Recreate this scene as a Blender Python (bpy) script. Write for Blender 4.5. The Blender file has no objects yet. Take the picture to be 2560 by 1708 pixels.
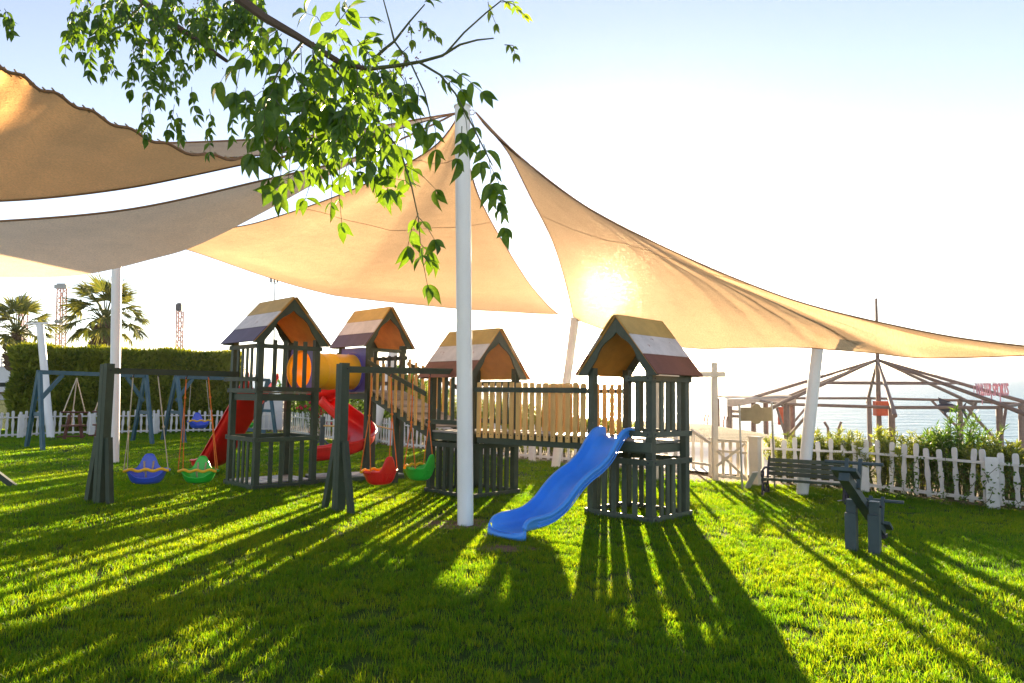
import bpy, bmesh, math, random
import numpy as np
from mathutils import Vector, Matrix

random.seed(7)
rng = np.random.default_rng(7)
SC = bpy.context.scene
COL = SC.collection
R = math.radians
V = Vector

# ------------------------------------------------------------------ camera
F, CX, CY, HOR = 1780.0, 1280.0, 854.0, 933.0      # focal length and centre in photo pixels
CAMZ = 1.4
PITCH = math.atan((HOR - CY) / F)
cam_d = bpy.data.cameras.new('camera')
cam_d.sensor_width = 36.0
cam_d.lens = F / 2560.0 * 36.0
cam_d.clip_start = 0.05
cam_d.clip_end = 40000.0
cam = bpy.data.objects.new('camera', cam_d)
COL.objects.link(cam)
cam.location = (0, 0, CAMZ)
cam.rotation_euler = (math.pi / 2 + PITCH, 0, 0)
SC.camera = cam

# ------------------------------------------------------------------ light
SUN_EL, SUN_AZ = R(6.6), R(7.55)
world = bpy.data.worlds.new('World')
SC.world = world
world.use_nodes = True
wn = world.node_tree
for n_ in list(wn.nodes):
    wn.nodes.remove(n_)
sky = wn.nodes.new('ShaderNodeTexSky')
sky.sky_type = 'NISHITA'
sky.sun_disc = False
sky.sun_elevation = SUN_EL
sky.sun_rotation = SUN_AZ
sky.altitude = 10
sky.air_density = 0.6
sky.dust_density = 0.0
sky.ozone_density = 0.0
bg = wn.nodes.new('ShaderNodeBackground')
bg.inputs['Strength'].default_value = 0.083
wo = wn.nodes.new('ShaderNodeOutputWorld')
hsv = wn.nodes.new('ShaderNodeHueSaturation')     # thin haze: the whole sky a little paler
hsv.inputs['Saturation'].default_value = 0.82
wn.links.new(sky.outputs['Color'], hsv.inputs['Color'])
tint = wn.nodes.new('ShaderNodeMix'); tint.data_type = 'RGBA'; tint.blend_type = 'MULTIPLY'
tint.inputs[0].default_value = 1.0
tint.inputs[7].default_value = (1.0, 0.93, 0.98, 1)
wn.links.new(hsv.outputs['Color'], tint.inputs[6])
wn.links.new(tint.outputs[2], bg.inputs['Color'])
wn.links.new(bg.outputs[0], wo.inputs['Surface'])

sun_d = bpy.data.lights.new('sun', 'SUN')
sun_d.energy = 5.0
sun_d.angle = R(0.55)
sun_d.color = (1.0, 0.77, 0.50)
sun = bpy.data.objects.new('sun', sun_d)
COL.objects.link(sun)
SUN_DIR = V((math.sin(SUN_AZ) * math.cos(SUN_EL), math.cos(SUN_AZ) * math.cos(SUN_EL), math.sin(SUN_EL)))
sun.rotation_euler = SUN_DIR.to_track_quat('Z', 'Y').to_euler()
sun.location = SUN_DIR * 60

vs = SC.view_settings
SC.display_settings.display_device = 'sRGB'
vs.view_transform = 'Standard'
vs.look = 'None'
vs.gamma = 1.0
vs.use_curve_mapping = False
vs.exposure = 2.32
SC.render.engine = 'CYCLES'
SC.cycles.use_denoising = True
SC.cycles.max_bounces = 8
SC.cycles.diffuse_bounces = 4
SC.cycles.glossy_bounces = 3
SC.cycles.transmission_bounces = 5
SC.cycles.transparent_max_bounces = 8
SC.cycles.volume_bounces = 0
SC.cycles.caustics_reflective = False
SC.cycles.caustics_refractive = False
SC.cycles.sample_clamp_indirect = 4.0

# ------------------------------------------------------------------ lawn frame
# The lawn falls gently towards the sea.  Things are laid out on a level lawn frame
# and the frame is then tilted as a whole by TILT.
SX, SY = 0.014, 0.0326
TILT = V((0, 0, 1)).rotation_difference(V((SX, SY, 1)).normalized()).to_matrix().to_4x4()
TI = TILT.inverted()
CAM_L = TI @ V((0, 0, CAMZ))
FW = V((0, math.cos(PITCH), math.sin(PITCH)))
UPV = V((0, -math.sin(PITCH), math.cos(PITCH)))

def ray(x, y):
    return TI.to_3x3() @ (FW + V((1, 0, 0)) * ((x - CX) / F) + UPV * ((CY - y) / F))

def G(x, y, z=0.0):                       # where the sight line meets the lawn
    d = ray(x, y)
    t = (z - CAM_L.z) / d.z
    return CAM_L + d * t

def At(x, y, depth):                      # a point of the sight line at a given distance ahead
    d = ray(x, y)
    return CAM_L + d * ((depth - CAM_L.y) / d.y)

def OnPlane(x, y, p0, p1):                # on the upright plane through two points
    d = ray(x, y)
    t = V((p1.x - p0.x, p1.y - p0.y, 0))
    n = V((-t.y, t.x, 0))
    k = (V((p0.x, p0.y, 0)) - V((CAM_L.x, CAM_L.y, 0))).dot(n) / V((d.x, d.y, 0)).dot(n)
    return CAM_L + d * k

def plane_z(x, y):
    return -(SX * x + SY * y)

# ------------------------------------------------------------------ mesh helpers
class MB:
    def __init__(s):
        s.v, s.f = [], []

    def add(s, vs, fs):
        o = len(s.v)
        s.v.extend([V(p) for p in vs])
        s.f.extend([tuple(i + o for i in f) for f in fs])
        return s

    def box8(s, p):
        return s.add(p, [(0, 3, 2, 1), (4, 5, 6, 7), (0, 1, 5, 4), (1, 2, 6, 5), (2, 3, 7, 6), (3, 0, 4, 7)])

    def box(s, c, size, yaw=0.0, ex=None, ey=None, ez=None):
        c = V(c)
        ex = ex or V((math.cos(yaw), math.sin(yaw), 0))
        ey = ey or V((-math.sin(yaw), math.cos(yaw), 0))
        ez = ez or V((0, 0, 1))
        a, b, h = ex * (size[0] / 2), ey * (size[1] / 2), ez * (size[2] / 2)
        return s.box8([c - a - b - h, c + a - b - h, c + a + b - h, c - a + b - h,
                       c - a - b + h, c + a - b + h, c + a + b + h, c - a + b + h])

    def beam(s, p, q, w, h, up=None):
        p, q = V(p), V(q)
        d = (q - p).normalized()
        up = V(up) if up is not None else (V((0, 0, 1)) if abs(d.z) < 0.95 else V((0, 1, 0)))
        side = d.cross(up).normalized()
        u = side.cross(d).normalized()
        return s.box((p + q) / 2, ((q - p).length, w, h), ex=d, ey=-side, ez=u)

    def tube(s, pts, r, n=8, cap=True):
        pts = [V(p) for p in pts]
        rs = r if isinstance(r, (list, tuple)) else [r] * len(pts)
        o = len(s.v)
        ref = None
        for i, p in enumerate(pts):
            t = (pts[min(i + 1, len(pts) - 1)] - pts[max(i - 1, 0)]).normalized()
            if ref is None:
                ref = V((1, 0, 0)) if abs(t.x) < 0.8 else V((0, 1, 0))
            e1 = (ref - t * ref.dot(t)).normalized()
            ref = e1
            e2 = t.cross(e1)
            for k in range(n):
                a = 2 * math.pi * k / n
                s.v.append(p + (e1 * math.cos(a) + e2 * math.sin(a)) * rs[i])
        for i in range(len(pts) - 1):
            for k in range(n):
                a, b = o + i * n + k, o + i * n + (k + 1) % n
                s.f.append((a, b, b + n, a + n))
        if cap:
            s.f.append(tuple(o + k for k in reversed(range(n))))
            e = o + (len(pts) - 1) * n
            s.f.append(tuple(e + k for k in range(n)))
        return s

    def prism(s, poly, o, ex, ey, thick):
        o, ex, ey, th = V(o), V(ex), V(ey), V(thick)
        n = len(poly)
        b = [o + ex * p[0] + ey * p[1] for p in poly]
        if ex.cross(ey).dot(th) < 0:
            b.reverse()
        t = [p + th for p in b]
        return s.add(b + t, [tuple(reversed(range(n))), tuple(range(n, 2 * n))] +
                     [(i, (i + 1) % n, n + (i + 1) % n, n + i) for i in range(n)])

    def grid(s, fn, nu, nv, closed_v=False):
        o = len(s.v)
        m = nv if closed_v else nv + 1
        for i in range(nu + 1):
            for j in range(m):
                s.v.append(V(fn(i / nu, j / nv)))
        for i in range(nu):
            for j in range(nv):
                a = o + i * m + j
                b = o + i * m + (j + 1) % m
                s.f.append((a, b, b + m, a + m))
        return s

    def ball(s, c, r, n=8):
        c = V(c)
        rr = r if isinstance(r, (list, tuple, Vector)) else (r, r, r)
        def fn(u, v):
            a, b = math.pi * (u * 0.98 + 0.01), 2 * math.pi * v
            return c + V((rr[0] * math.sin(a) * math.cos(b), rr[1] * math.sin(a) * math.sin(b), rr[2] * math.cos(a)))
        return s.grid(fn, max(4, n // 2), n, True)


def mk_obj(name, mesh, mat, parent=None, loc=None):
    o = bpy.data.objects.new(name, mesh)
    if mat is not None and len(mesh.materials) == 0:
        mesh.materials.append(mat)
    COL.objects.link(o)
    if parent is not None:
        o.parent = parent
    if loc is not None:
        o.location = loc
    return o

def mesh_of(name, mb, origin=V((0, 0, 0)), smooth=False, angle=40, fix=False):
    me = bpy.data.meshes.new(name)
    origin = V(origin)
    me.from_pydata([tuple(p - origin) for p in mb.v], [], mb.f)
    if fix:
        bm = bmesh.new(); bm.from_mesh(me)
        bmesh.ops.recalc_face_normals(bm, faces=bm.faces[:])
        bm.to_mesh(me); bm.free()
    me.update()
    if smooth:
        me.polygons.foreach_set('use_smooth', [True] * len(me.polygons))
        me.set_sharp_from_angle(angle=R(angle))
    return me

TOP = []                                   # top-level objects laid out in the lawn frame

def tag(o, label, cat, group=None, kind=None):
    if label: o['label'] = label
    if cat: o['category'] = cat
    if group: o['group'] = group
    if kind: o['kind'] = kind
    return o

class Thing:
    """an Empty at the base of a thing; parts are given in the lawn frame"""
    def __init__(s, name, label, cat, base, group=None, lawn=True):
        s.o = bpy.data.objects.new(name, None)
        s.o.empty_display_size = 0.1
        COL.objects.link(s.o)
        s.base = V(base)
        s.o.location = s.base
        tag(s.o, label, cat, group)
        if lawn: TOP.append(s.o)

    def part(s, name, mb, mat, parent=None, smooth=False, angle=40, label=None, solid=None, fix=False, kind=None, bevel=None):
        me = mesh_of(name, mb, s.base, smooth, angle, fix)
        o = mk_obj(name, me, mat, parent or s.o)
        if solid:
            m = o.modifiers.new('thickness', 'SOLIDIFY'); m.thickness = solid; m.offset = 0
        if bevel:
            m = o.modifiers.new('edge', 'BEVEL'); m.width = bevel; m.segments = 2; m.limit_method = 'ANGLE'
        if label: o['label'] = label
        if kind: o['kind'] = kind
        return o

    def copy_part(s, name, mesh, loc, rotz=0.0, parent=None, rot=None, scale=None):
        o = mk_obj(name, mesh, None, parent or s.o)
        o.location = V(loc) - s.base
        o.rotation_euler = rot if rot is not None else (0, 0, rotz)
        if scale: o.scale = scale
        return o

def single(name, mb, mat, label, cat, base=(0, 0, 0), group=None, smooth=False, angle=40, kind=None, solid=None, lawn=True, fix=False):
    me = mesh_of(name, mb, V(base), smooth, angle, fix)
    o = mk_obj(name, me, mat, None, base)
    tag(o, label, cat, group, kind)
    if solid:
        m = o.modifiers.new('thickness', 'SOLIDIFY'); m.thickness = solid; m.offset = 0
    if lawn: TOP.append(o)
    return o

def np_mesh(name, verts, faces, smooth=False):
    """verts (n,3), faces (m,k) arrays"""
    me = bpy.data.meshes.new(name)
    verts = np.asarray(verts, dtype=np.float32); faces = np.asarray(faces, dtype=np.int32)
    me.vertices.add(len(verts)); me.vertices.foreach_set('co', verts.ravel())
    m, k = faces.shape
    me.loops.add(m * k); me.loops.foreach_set('vertex_index', faces.ravel())
    me.polygons.add(m)
    me.polygons.foreach_set('loop_start', np.arange(0, m * k, k, dtype=np.int32))
    me.update(calc_edges=True)
    me.validate()
    if smooth: me.polygons.foreach_set('use_smooth', [True] * m)
    return me

def leaf_arrays(p, d, n, L, Wd, fold=0.25, droop=0.15):
    """many small pointed leaves: base p, direction d, face normal n, length L, width Wd -> verts, tris"""
    p, d, n = map(lambda a: np.asarray(a, float), (p, d, n))
    d = d / (np.linalg.norm(d, axis=1, keepdims=True) + 1e-9)
    sd = np.cross(d, n); sd /= (np.linalg.norm(sd, axis=1, keepdims=True) + 1e-9)
    nn = np.cross(sd, d)
    L = np.asarray(L, float)[:, None]; Wd = np.asarray(Wd, float)[:, None]
    v0 = p
    v1 = p + d * L * 0.42 + sd * Wd * 0.5 + nn * Wd * fold
    v2 = p + d * L * 0.42 - sd * Wd * 0.5 + nn * Wd * fold
    v3 = p + d * L - nn * L * droop
    vm = p + d * L * 0.45
    m = len(p)
    verts = np.stack([v0, v1, vm, v2, v3], 1).reshape(-1, 3)
    b = np.arange(m)[:, None] * 5
    f = np.concatenate([b + [[0, 2, 1]], b + [[1, 2, 4]], b + [[0, 3, 2]], b + [[3, 4, 2]]], 1).reshape(-1, 3)
    return verts, f

# ------------------------------------------------------------------ materials
MATS = {}
def new_mat(name):
    m = bpy.data.materials.new(name)
    m.use_nodes = True
    nt = m.node_tree
    for n_ in list(nt.nodes): nt.nodes.remove(n_)
    out = nt.nodes.new('ShaderNodeOutputMaterial')
    MATS[name] = m
    return m, nt, out

def N(nt, t, **kw):
    n_ = nt.nodes.new(t)
    for k, v in kw.items(): setattr(n_, k, v)
    return n_

def noise_tex(nt, scale, detail=4, rough=0.6, coord='Object', stretch=None):
    tc = N(nt, 'ShaderNodeTexCoord')
    src = tc.outputs[coord]
    if stretch:
        mp = N(nt, 'ShaderNodeMapping'); mp.inputs['Scale'].default_value = stretch
        nt.links.new(src, mp.inputs['Vector']); src = mp.outputs['Vector']
    nz = N(nt, 'ShaderNodeTexNoise')
    nz.inputs['Scale'].default_value = scale
    nz.inputs['Detail'].default_value = detail
    nz.inputs['Roughness'].default_value = rough
    nt.links.new(src, nz.inputs['Vector'])
    return nz

def ramp(nt, fac, stops):
    r = N(nt, 'ShaderNodeValToRGB')
    els = r.color_ramp.elements
    while len(els) < len(stops): els.new(0.5)
    for e, (p, c) in zip(els, stops):
        e.position = p
        e.color = (*c, 1) if len(c) == 3 else c
    nt.links.new(fac, r.inputs['Fac'])
    return r

def mixc(nt, fac, a, b, mode='MIX'):
    m = N(nt, 'ShaderNodeMix', data_type='RGBA', blend_type=mode)
    for s, v in ((m.inputs[0], fac), (m.inputs[6], a), (m.inputs[7], b)):
        if hasattr(v, 'links'): nt.links.new(v, s)
        elif isinstance(v, (int, float)): s.default_value = v
        else: s.default_value = (*v, 1)
    return m.outputs[2]

def bump(nt, h, strength=0.3, dist=0.01):
    b = N(nt, 'ShaderNodeBump')
    b.inputs['Strength'].default_value = strength
    b.inputs['Distance'].default_value = dist
    nt.links.new(h, b.inputs['Height'])
    return b.outputs['Normal']

def paint(name, col, wear_col=None, wear=0.0, rough=0.5, scale=9.0, var=0.12, stretch=None, bmp=0.25, spec=0.4, dirt=0.25, coat=0.0):
    m, nt, out = new_mat(name)
    p = N(nt, 'ShaderNodeBsdfPrincipled')
    nz = noise_tex(nt, scale, 6, 0.65, stretch=stretch)
    dark = tuple(c * (1 - dirt) for c in col)
    r = ramp(nt, nz.outputs['Fac'], [(0.3, dark), (0.62, col)])
    c = r.outputs['Color']
    if wear_col is not None and wear > 0:
        n2 = noise_tex(nt, scale * 2.3, 8, 0.75, stretch=stretch)
        w = ramp(nt, n2.outputs['Fac'], [(0.70 - wear * 0.3, (0, 0, 0)), (0.76 - wear * 0.3, (1, 1, 1))])
        c = mixc(nt, w.outputs['Color'], c, wear_col)
    oi = N(nt, 'ShaderNodeObjectInfo')
    mr = N(nt, 'ShaderNodeMapRange')
    mr.inputs['To Min'].default_value = 1 - var
    mr.inputs['To Max'].default_value = 1 + var
    nt.links.new(oi.outputs['Random'], mr.inputs['Value'])
    hs = N(nt, 'ShaderNodeHueSaturation')
    nt.links.new(mr.outputs['Result'], hs.inputs['Value'])
    nt.links.new(c, hs.inputs['Color'])
    nt.links.new(hs.outputs['Color'], p.inputs['Base Color'])
    p.inputs['Roughness'].default_value = rough
    p.inputs['Specular IOR Level'].default_value = spec
    p.inputs['Coat Weight'].default_value = coat
    nb = noise_tex(nt, scale * 6, 4, 0.6, stretch=stretch)
    nt.links.new(bump(nt, nb.outputs['Fac'], bmp, 0.004), p.inputs['Normal'])
    nt.links.new(p.outputs[0], out.inputs['Surface'])
    return m

def leafmat(name, c1, c2, trans=0.45, rough=0.45, tcol=None, scale=3.0, spec=0.35):
    m, nt, out = new_mat(name)
    nz = noise_tex(nt, scale, 3, 0.6)
    geo = N(nt, 'ShaderNodeNewGeometry')
    mix1 = N(nt, 'ShaderNodeMath', operation='MULTIPLY_ADD')
    nt.links.new(geo.outputs['Random Per Island'], mix1.inputs[0]); mix1.inputs[1].default_value = 0.5
    nt.links.new(nz.outputs['Fac'], mix1.inputs[2])
    r = ramp(nt, mix1.outputs[0], [(0.35, c1), (0.95, c2)])
    p = N(nt, 'ShaderNodeBsdfPrincipled')
    nt.links.new(r.outputs['Color'], p.inputs['Base Color'])
    p.inputs['Roughness'].default_value = rough
    p.inputs['Specular IOR Level'].default_value = spec
    t = N(nt, 'ShaderNodeBsdfTranslucent')
    tc = mixc(nt, 1.0, r.outputs['Color'], tcol or (1.7, 1.9, 0.5), 'MULTIPLY')
    nt.links.new(tc, t.inputs['Color'])
    mx = N(nt, 'ShaderNodeMixShader'); mx.inputs[0].default_value = trans
    nt.links.new(p.outputs[0], mx.inputs[1]); nt.links.new(t.outputs[0], mx.inputs[2])
    nt.links.new(mx.outputs[0], out.inputs['Surface'])
    return m

def sailmat(name, col, tcol, trans=0.6, stain=0.2, spot=0.18):
    m, nt, out = new_mat(name)
    n1 = noise_tex(nt, 2.2, 6, 0.65)
    n2 = noise_tex(nt, 60, 3, 0.6, stretch=(1, 1, 0.25))
    r1 = ramp(nt, n1.outputs['Fac'], [(0.3, tuple(1 - stain for _ in range(3))), (0.65, (1, 1, 1))])
    r2 = ramp(nt, n2.outputs['Fac'], [(0.3, (0.8, 0.8, 0.8)), (0.7, (1.05, 1.05, 1.05))])
    tone = mixc(nt, 1.0, r1.outputs['Color'], r2.outputs['Color'], 'MULTIPLY')
    cd = mixc(nt, 1.0, tone, col, 'MULTIPLY')
    ct = mixc(nt, 1.0, tone, tcol, 'MULTIPLY')
    n3 = noise_tex(nt, 3.5, 5, 0.55, stretch=(0.6, 1.0, 2.6))
    hm = N(nt, 'ShaderNodeMath', operation='MULTIPLY_ADD'); hm.inputs[1].default_value = 2.5
    nt.links.new(n3.outputs['Fac'], hm.inputs[0]); nt.links.new(n2.outputs['Fac'], hm.inputs[2])
    nb = bump(nt, hm.outputs[0], 0.5, 0.012)
    d = N(nt, 'ShaderNodeBsdfDiffuse'); nt.links.new(cd, d.inputs['Color']); nt.links.new(nb, d.inputs['Normal'])
    t = N(nt, 'ShaderNodeBsdfTranslucent'); nt.links.new(ct, t.inputs['Color']); nt.links.new(nb, t.inputs['Normal'])
    mx = N(nt, 'ShaderNodeMixShader'); mx.inputs[0].default_value = trans
    nt.links.new(d.outputs[0], mx.inputs[1]); nt.links.new(t.outputs[0], mx.inputs[2])
    # open weave: a little light passes straight through between the threads
    tr = N(nt, 'ShaderNodeBsdfTransparent'); tr.inputs['Color'].default_value = (1.0, 0.9, 0.75, 1)
    m2 = N(nt, 'ShaderNodeMixShader'); m2.inputs[0].default_value = spot
    nt.links.new(mx.outputs[0], m2.inputs[1]); nt.links.new(tr.outputs[0], m2.inputs[2])
    nt.links.new(m2.outputs[0], out.inputs['Surface'])
    return m

GREEN2 = paint('faded green painted wood', (0.085, 0.102, 0.074), (0.24, 0.19, 0.12), 0.24, 0.55, 7, 0.22)
GREEN = paint('green painted wood', (0.046, 0.068, 0.046), (0.15, 0.125, 0.08), 0.22, 0.55, 7, 0.22)
SLATE = paint('blue grey painted wood', (0.058, 0.088, 0.098), (0.16, 0.13, 0.09), 0.10, 0.5, 7, 0.12)
BLUEW = paint('blue painted wood', (0.045, 0.115, 0.155), (0.2, 0.2, 0.2), 0.08, 0.5, 7, 0.12)
SLAT_Y = paint('yellow varnished slats', (0.72, 0.42, 0.13), (0.30, 0.14, 0.03), 0.12, 0.45, 5, 0.14, stretch=(3, 3, 0.5))
PLANK = paint('weathered grey planks', (0.30, 0.29, 0.27), (0.10, 0.09, 0.08), 0.15, 0.5, 8, 0.2)
ROOF_O = paint('ochre roof board', (0.62, 0.40, 0.12), (0.42, 0.24, 0.08), 0.2, 0.5, 4, 0.06)
ROOF_W = paint('white roof board', (0.76, 0.70, 0.67), (0.34, 0.15, 0.10), 0.26, 0.5, 4, 0.06)
ROOF_M = paint('maroon roof board', (0.24, 0.09, 0.065), (0.12, 0.06, 0.06), 0.26, 0.5, 4, 0.1)
ROOF_P = paint('plum roof board', (0.115, 0.085, 0.15), (0.2, 0.09, 0.08), 0.15, 0.5, 4, 0.1)
ROOF_IN = paint('orange plywood', (0.62, 0.30, 0.06), None, 0, 0.55, 4, 0.05)
WHITE = paint('white painted metal', (0.84, 0.83, 0.81), (0.55, 0.47, 0.38), 0.10, 0.35, 5, 0.03, bmp=0.05, dirt=0.07, stretch=(1, 1, 0.3))
FENCEW = paint('white painted pickets', (0.74, 0.72, 0.70), (0.42, 0.36, 0.3), 0.12, 0.5, 8, 0.06, dirt=0.12)
CREAM = paint('cream painted wood', (0.68, 0.62, 0.52), (0.4, 0.33, 0.25), 0.1, 0.5, 8, 0.05, dirt=0.12)
RED = paint('red plastic', (0.82, 0.022, 0.018), (0.80, 0.10, 0.07), 0.14, 0.32, 5, 0.05, bmp=0.03, spec=0.5, dirt=0.12)
BLUE = paint('blue plastic', (0.06, 0.30, 0.88), (0.16, 0.42, 0.90), 0.16, 0.32, 5, 0.04, bmp=0.03, spec=0.5, dirt=0.10)
DBLUE = paint('royal blue plastic', (0.06, 0.13, 0.75), None, 0, 0.3, 3, 0.04, bmp=0.03, spec=0.5, dirt=0.1)
LGREEN = paint('bright green plastic', (0.035, 0.52, 0.05), None, 0, 0.3, 3, 0.04, bmp=0.03, spec=0.5, dirt=0.1)
YELLOW = paint('yellow plastic', (0.95, 0.54, 0.02), (0.90, 0.42, 0.03), 0.14, 0.34, 5, 0.03, bmp=0.04, spec=0.5, dirt=0.12)
PURPLE = paint('violet plastic', (0.09, 0.08, 0.42), None, 0, 0.4, 4, 0.05, bmp=0.05, dirt=0.2)
ROPE_O = paint('orange rope', (0.75, 0.19, 0.03), (0.6, 0.4, 0.1), 0.3, 0.8, 40, 0.1)
ROPE_W = paint('pale rope', (0.62, 0.52, 0.40), None, 0, 0.85, 40, 0.1)
STRAP = paint('beige webbing', (0.45, 0.36, 0.25), None, 0, 0.8, 40, 0.1)
IRON = paint('dark cast iron', (0.035, 0.03, 0.045), (0.1, 0.06, 0.04), 0.2, 0.5, 12, 0.1)
STEEL = paint('galvanised steel', (0.45, 0.44, 0.42), (0.3, 0.25, 0.2), 0.1, 0.35, 10, 0.05)
STEEL.node_tree.nodes['Principled BSDF'].inputs['Metallic'].default_value = 0.7
BROWN = paint('brown stained wood', (0.13, 0.05, 0.035), (0.06, 0.03, 0.02), 0.2, 0.6, 10, 0.2)
LOG = paint('weathered logs', (0.25, 0.165, 0.13), (0.12, 0.08, 0.06), 0.2, 0.7, 8, 0.15)
SIGNB = paint('tan sign back', (0.33, 0.25, 0.13), (0.25, 0.18, 0.1), 0.1, 0.6, 6, 0.05)
PINK = paint('pink letters', (0.75, 0.36, 0.40), None, 0, 0.5, 6, 0.03)
ORANGE = paint('orange box paint', (0.75, 0.09, 0.02), None, 0, 0.5, 6, 0.03)
NAVY = paint('dark navy paint', (0.02, 0.025, 0.05), None, 0, 0.4, 6, 0.03)
TRUSSR = paint('red lattice steel', (0.72, 0.42, 0.36), (0.8, 0.72, 0.68), 0.4, 0.6, 0.6, 0.05)
GREYM = paint('grey housing', (0.30, 0.32, 0.34), None, 0, 0.5, 6, 0.05)
WALLW = paint('white render', (0.72, 0.72, 0.74), (0.5, 0.48, 0.45), 0.1, 0.8, 3, 0.03, dirt=0.1)
GLASSD = paint('dark window', (0.02, 0.03, 0.03), None, 0, 0.1, 3, 0.05)
CANVAS = paint('worn canvas', (0.62, 0.47, 0.35), (0.4, 0.28, 0.2), 0.15, 0.8, 4, 0.05)
BARK = paint('bark', (0.11, 0.075, 0.05), (0.05, 0.035, 0.025), 0.25, 0.85, 14, 0.1, bmp=0.6)
PALMBARK = paint('palm boots', (0.14, 0.085, 0.05), (0.05, 0.03, 0.02), 0.3, 0.9, 10, 0.1, bmp=0.8)
TWIG = paint('green twig', (0.09, 0.10, 0.03), (0.12, 0.06, 0.03), 0.2, 0.6, 20, 0.1)
CONCRETE = paint('pale concrete', (0.62, 0.60, 0.57), (0.4, 0.37, 0.33), 0.15, 0.85, 2, 0.02, dirt=0.15)
SAIL_T = sailmat('tan shade cloth', (0.66, 0.53, 0.38), (0.55, 0.365, 0.205), 0.55, 0.08, 0.012)
SAIL_D = sailmat('dark tan shade cloth', (0.80, 0.49, 0.23), (1.0, 0.52, 0.19), 0.85, 0.12, 0.003)
SAIL_B = sailmat('beige shade cloth', (0.86, 0.71, 0.52), (1.0, 0.75, 0.48), 0.85, 0.12, 0.003)
SAIL_E = sailmat('grey shade cloth', (0.42, 0.41, 0.43), (0.35, 0.32, 0.3), 0.35, 0.12, 0.003)
GLOW_VOL, _nt, _out = new_mat('added sun glow volume')  # volume added to scatter sunlight into a round glow on the sail
_pv = N(_nt, 'ShaderNodeVolumePrincipled')
_pv.inputs['Color'].default_value = (1.0, 0.93, 0.8, 1)
_pv.inputs['Density'].default_value = 10.0
_pv.inputs['Anisotropy'].default_value = 0.972
_nt.links.new(_pv.outputs[0], _out.inputs['Volume'])
HEM = paint('sail hem', (0.32, 0.17, 0.09), None, 0, 0.8, 20, 0.05)
LEAF = leafmat('tree leaf', (0.024, 0.074, 0.012), (0.085, 0.170, 0.022), 0.46, 0.35, (2.3, 1.9, 0.45), 8)
YLEAF = leafmat('young leaf', (0.07, 0.14, 0.02), (0.16, 0.20, 0.03), 0.5, 0.4, (1.8, 1.9, 0.5), 8)
HEDGE = leafmat('hedge spray', (0.055, 0.105, 0.013), (0.22, 0.27, 0.035), 0.42, 0.7, (1.9, 1.5, 0.4), 0.9, 0.15)
OLEA = leafmat('oleander leaf', (0.07, 0.125, 0.025), (0.22, 0.25, 0.06), 0.5, 0.4, (1.7, 1.6, 0.55), 2.0)
BUSH = leafmat('bush leaf', (0.03, 0.08, 0.015), (0.09, 0.16, 0.03), 0.45, 0.5, (1.7, 1.8, 0.5), 2.0)
PALML = leafmat('palm frond', (0.05, 0.095, 0.03), (0.17, 0.19, 0.06), 0.42, 0.45, (1.8, 1.5, 0.5), 1.0)
DRYT = paint('dry twigs', (0.32, 0.22, 0.09), None, 0, 0.8, 10, 0.1)
ROSE = paint('red rose', (0.45, 0.015, 0.03), None, 0, 0.6, 10, 0.2)
SEED = paint('pinkish seed', (0.30, 0.14, 0.10), None, 0, 0.7, 20, 0.3)
def grassmat():
    m, nt, out = new_mat('grass blade')
    oi = N(nt, 'ShaderNodeObjectInfo'); geo = N(nt, 'ShaderNodeNewGeometry')
    nz = N(nt, 'ShaderNodeTexNoise'); nz.inputs['Scale'].default_value = 0.55; nz.inputs['Detail'].default_value = 5; nz.inputs['Roughness'].default_value = 0.65
    nt.links.new(oi.outputs['Location'], nz.inputs['Vector'])
    a = N(nt, 'ShaderNodeMath', operation='MULTIPLY_ADD'); a.inputs[1].default_value = 0.35
    nt.links.new(geo.outputs['Random Per Island'], a.inputs[0]); nt.links.new(nz.outputs['Fac'], a.inputs[2])
    b = N(nt, 'ShaderNodeMath', operation='MULTIPLY_ADD'); b.inputs[1].default_value = 0.20
    nt.links.new(oi.outputs['Random'], b.inputs[0]); nt.links.new(a.outputs[0], b.inputs[2])
    r = ramp(nt, b.outputs[0], [(0.40, (0.020, 0.084, 0.010)), (0.72, (0.040, 0.125, 0.012)), (1.0, (0.090, 0.160, 0.018))])
    w = ramp(nt, geo.outputs['Random Per Island'], [(0.945, (0, 0, 0)), (0.955, (1, 1, 1))])
    c = mixc(nt, w.outputs['Color'], r.outputs['Color'], (0.22, 0.18, 0.06))
    p = N(nt, 'ShaderNodeBsdfPrincipled'); nt.links.new(c, p.inputs['Base Color'])
    p.inputs['Roughness'].default_value = 0.5; p.inputs['Specular IOR Level'].default_value = 0.25
    t = N(nt, 'ShaderNodeBsdfTranslucent')
    nt.links.new(mixc(nt, 1.0, c, (5.2, 3.5, 0.3), 'MULTIPLY'), t.inputs['Color'])
    mx = N(nt, 'ShaderNodeMixShader'); mx.inputs[0].default_value = 0.6
    nt.links.new(p.outputs[0], mx.inputs[1]); nt.links.new(t.outputs[0], mx.inputs[2])
    nt.links.new(mx.outputs[0], out.inputs['Surface'])
    return m
GRASS = grassmat()

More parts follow.
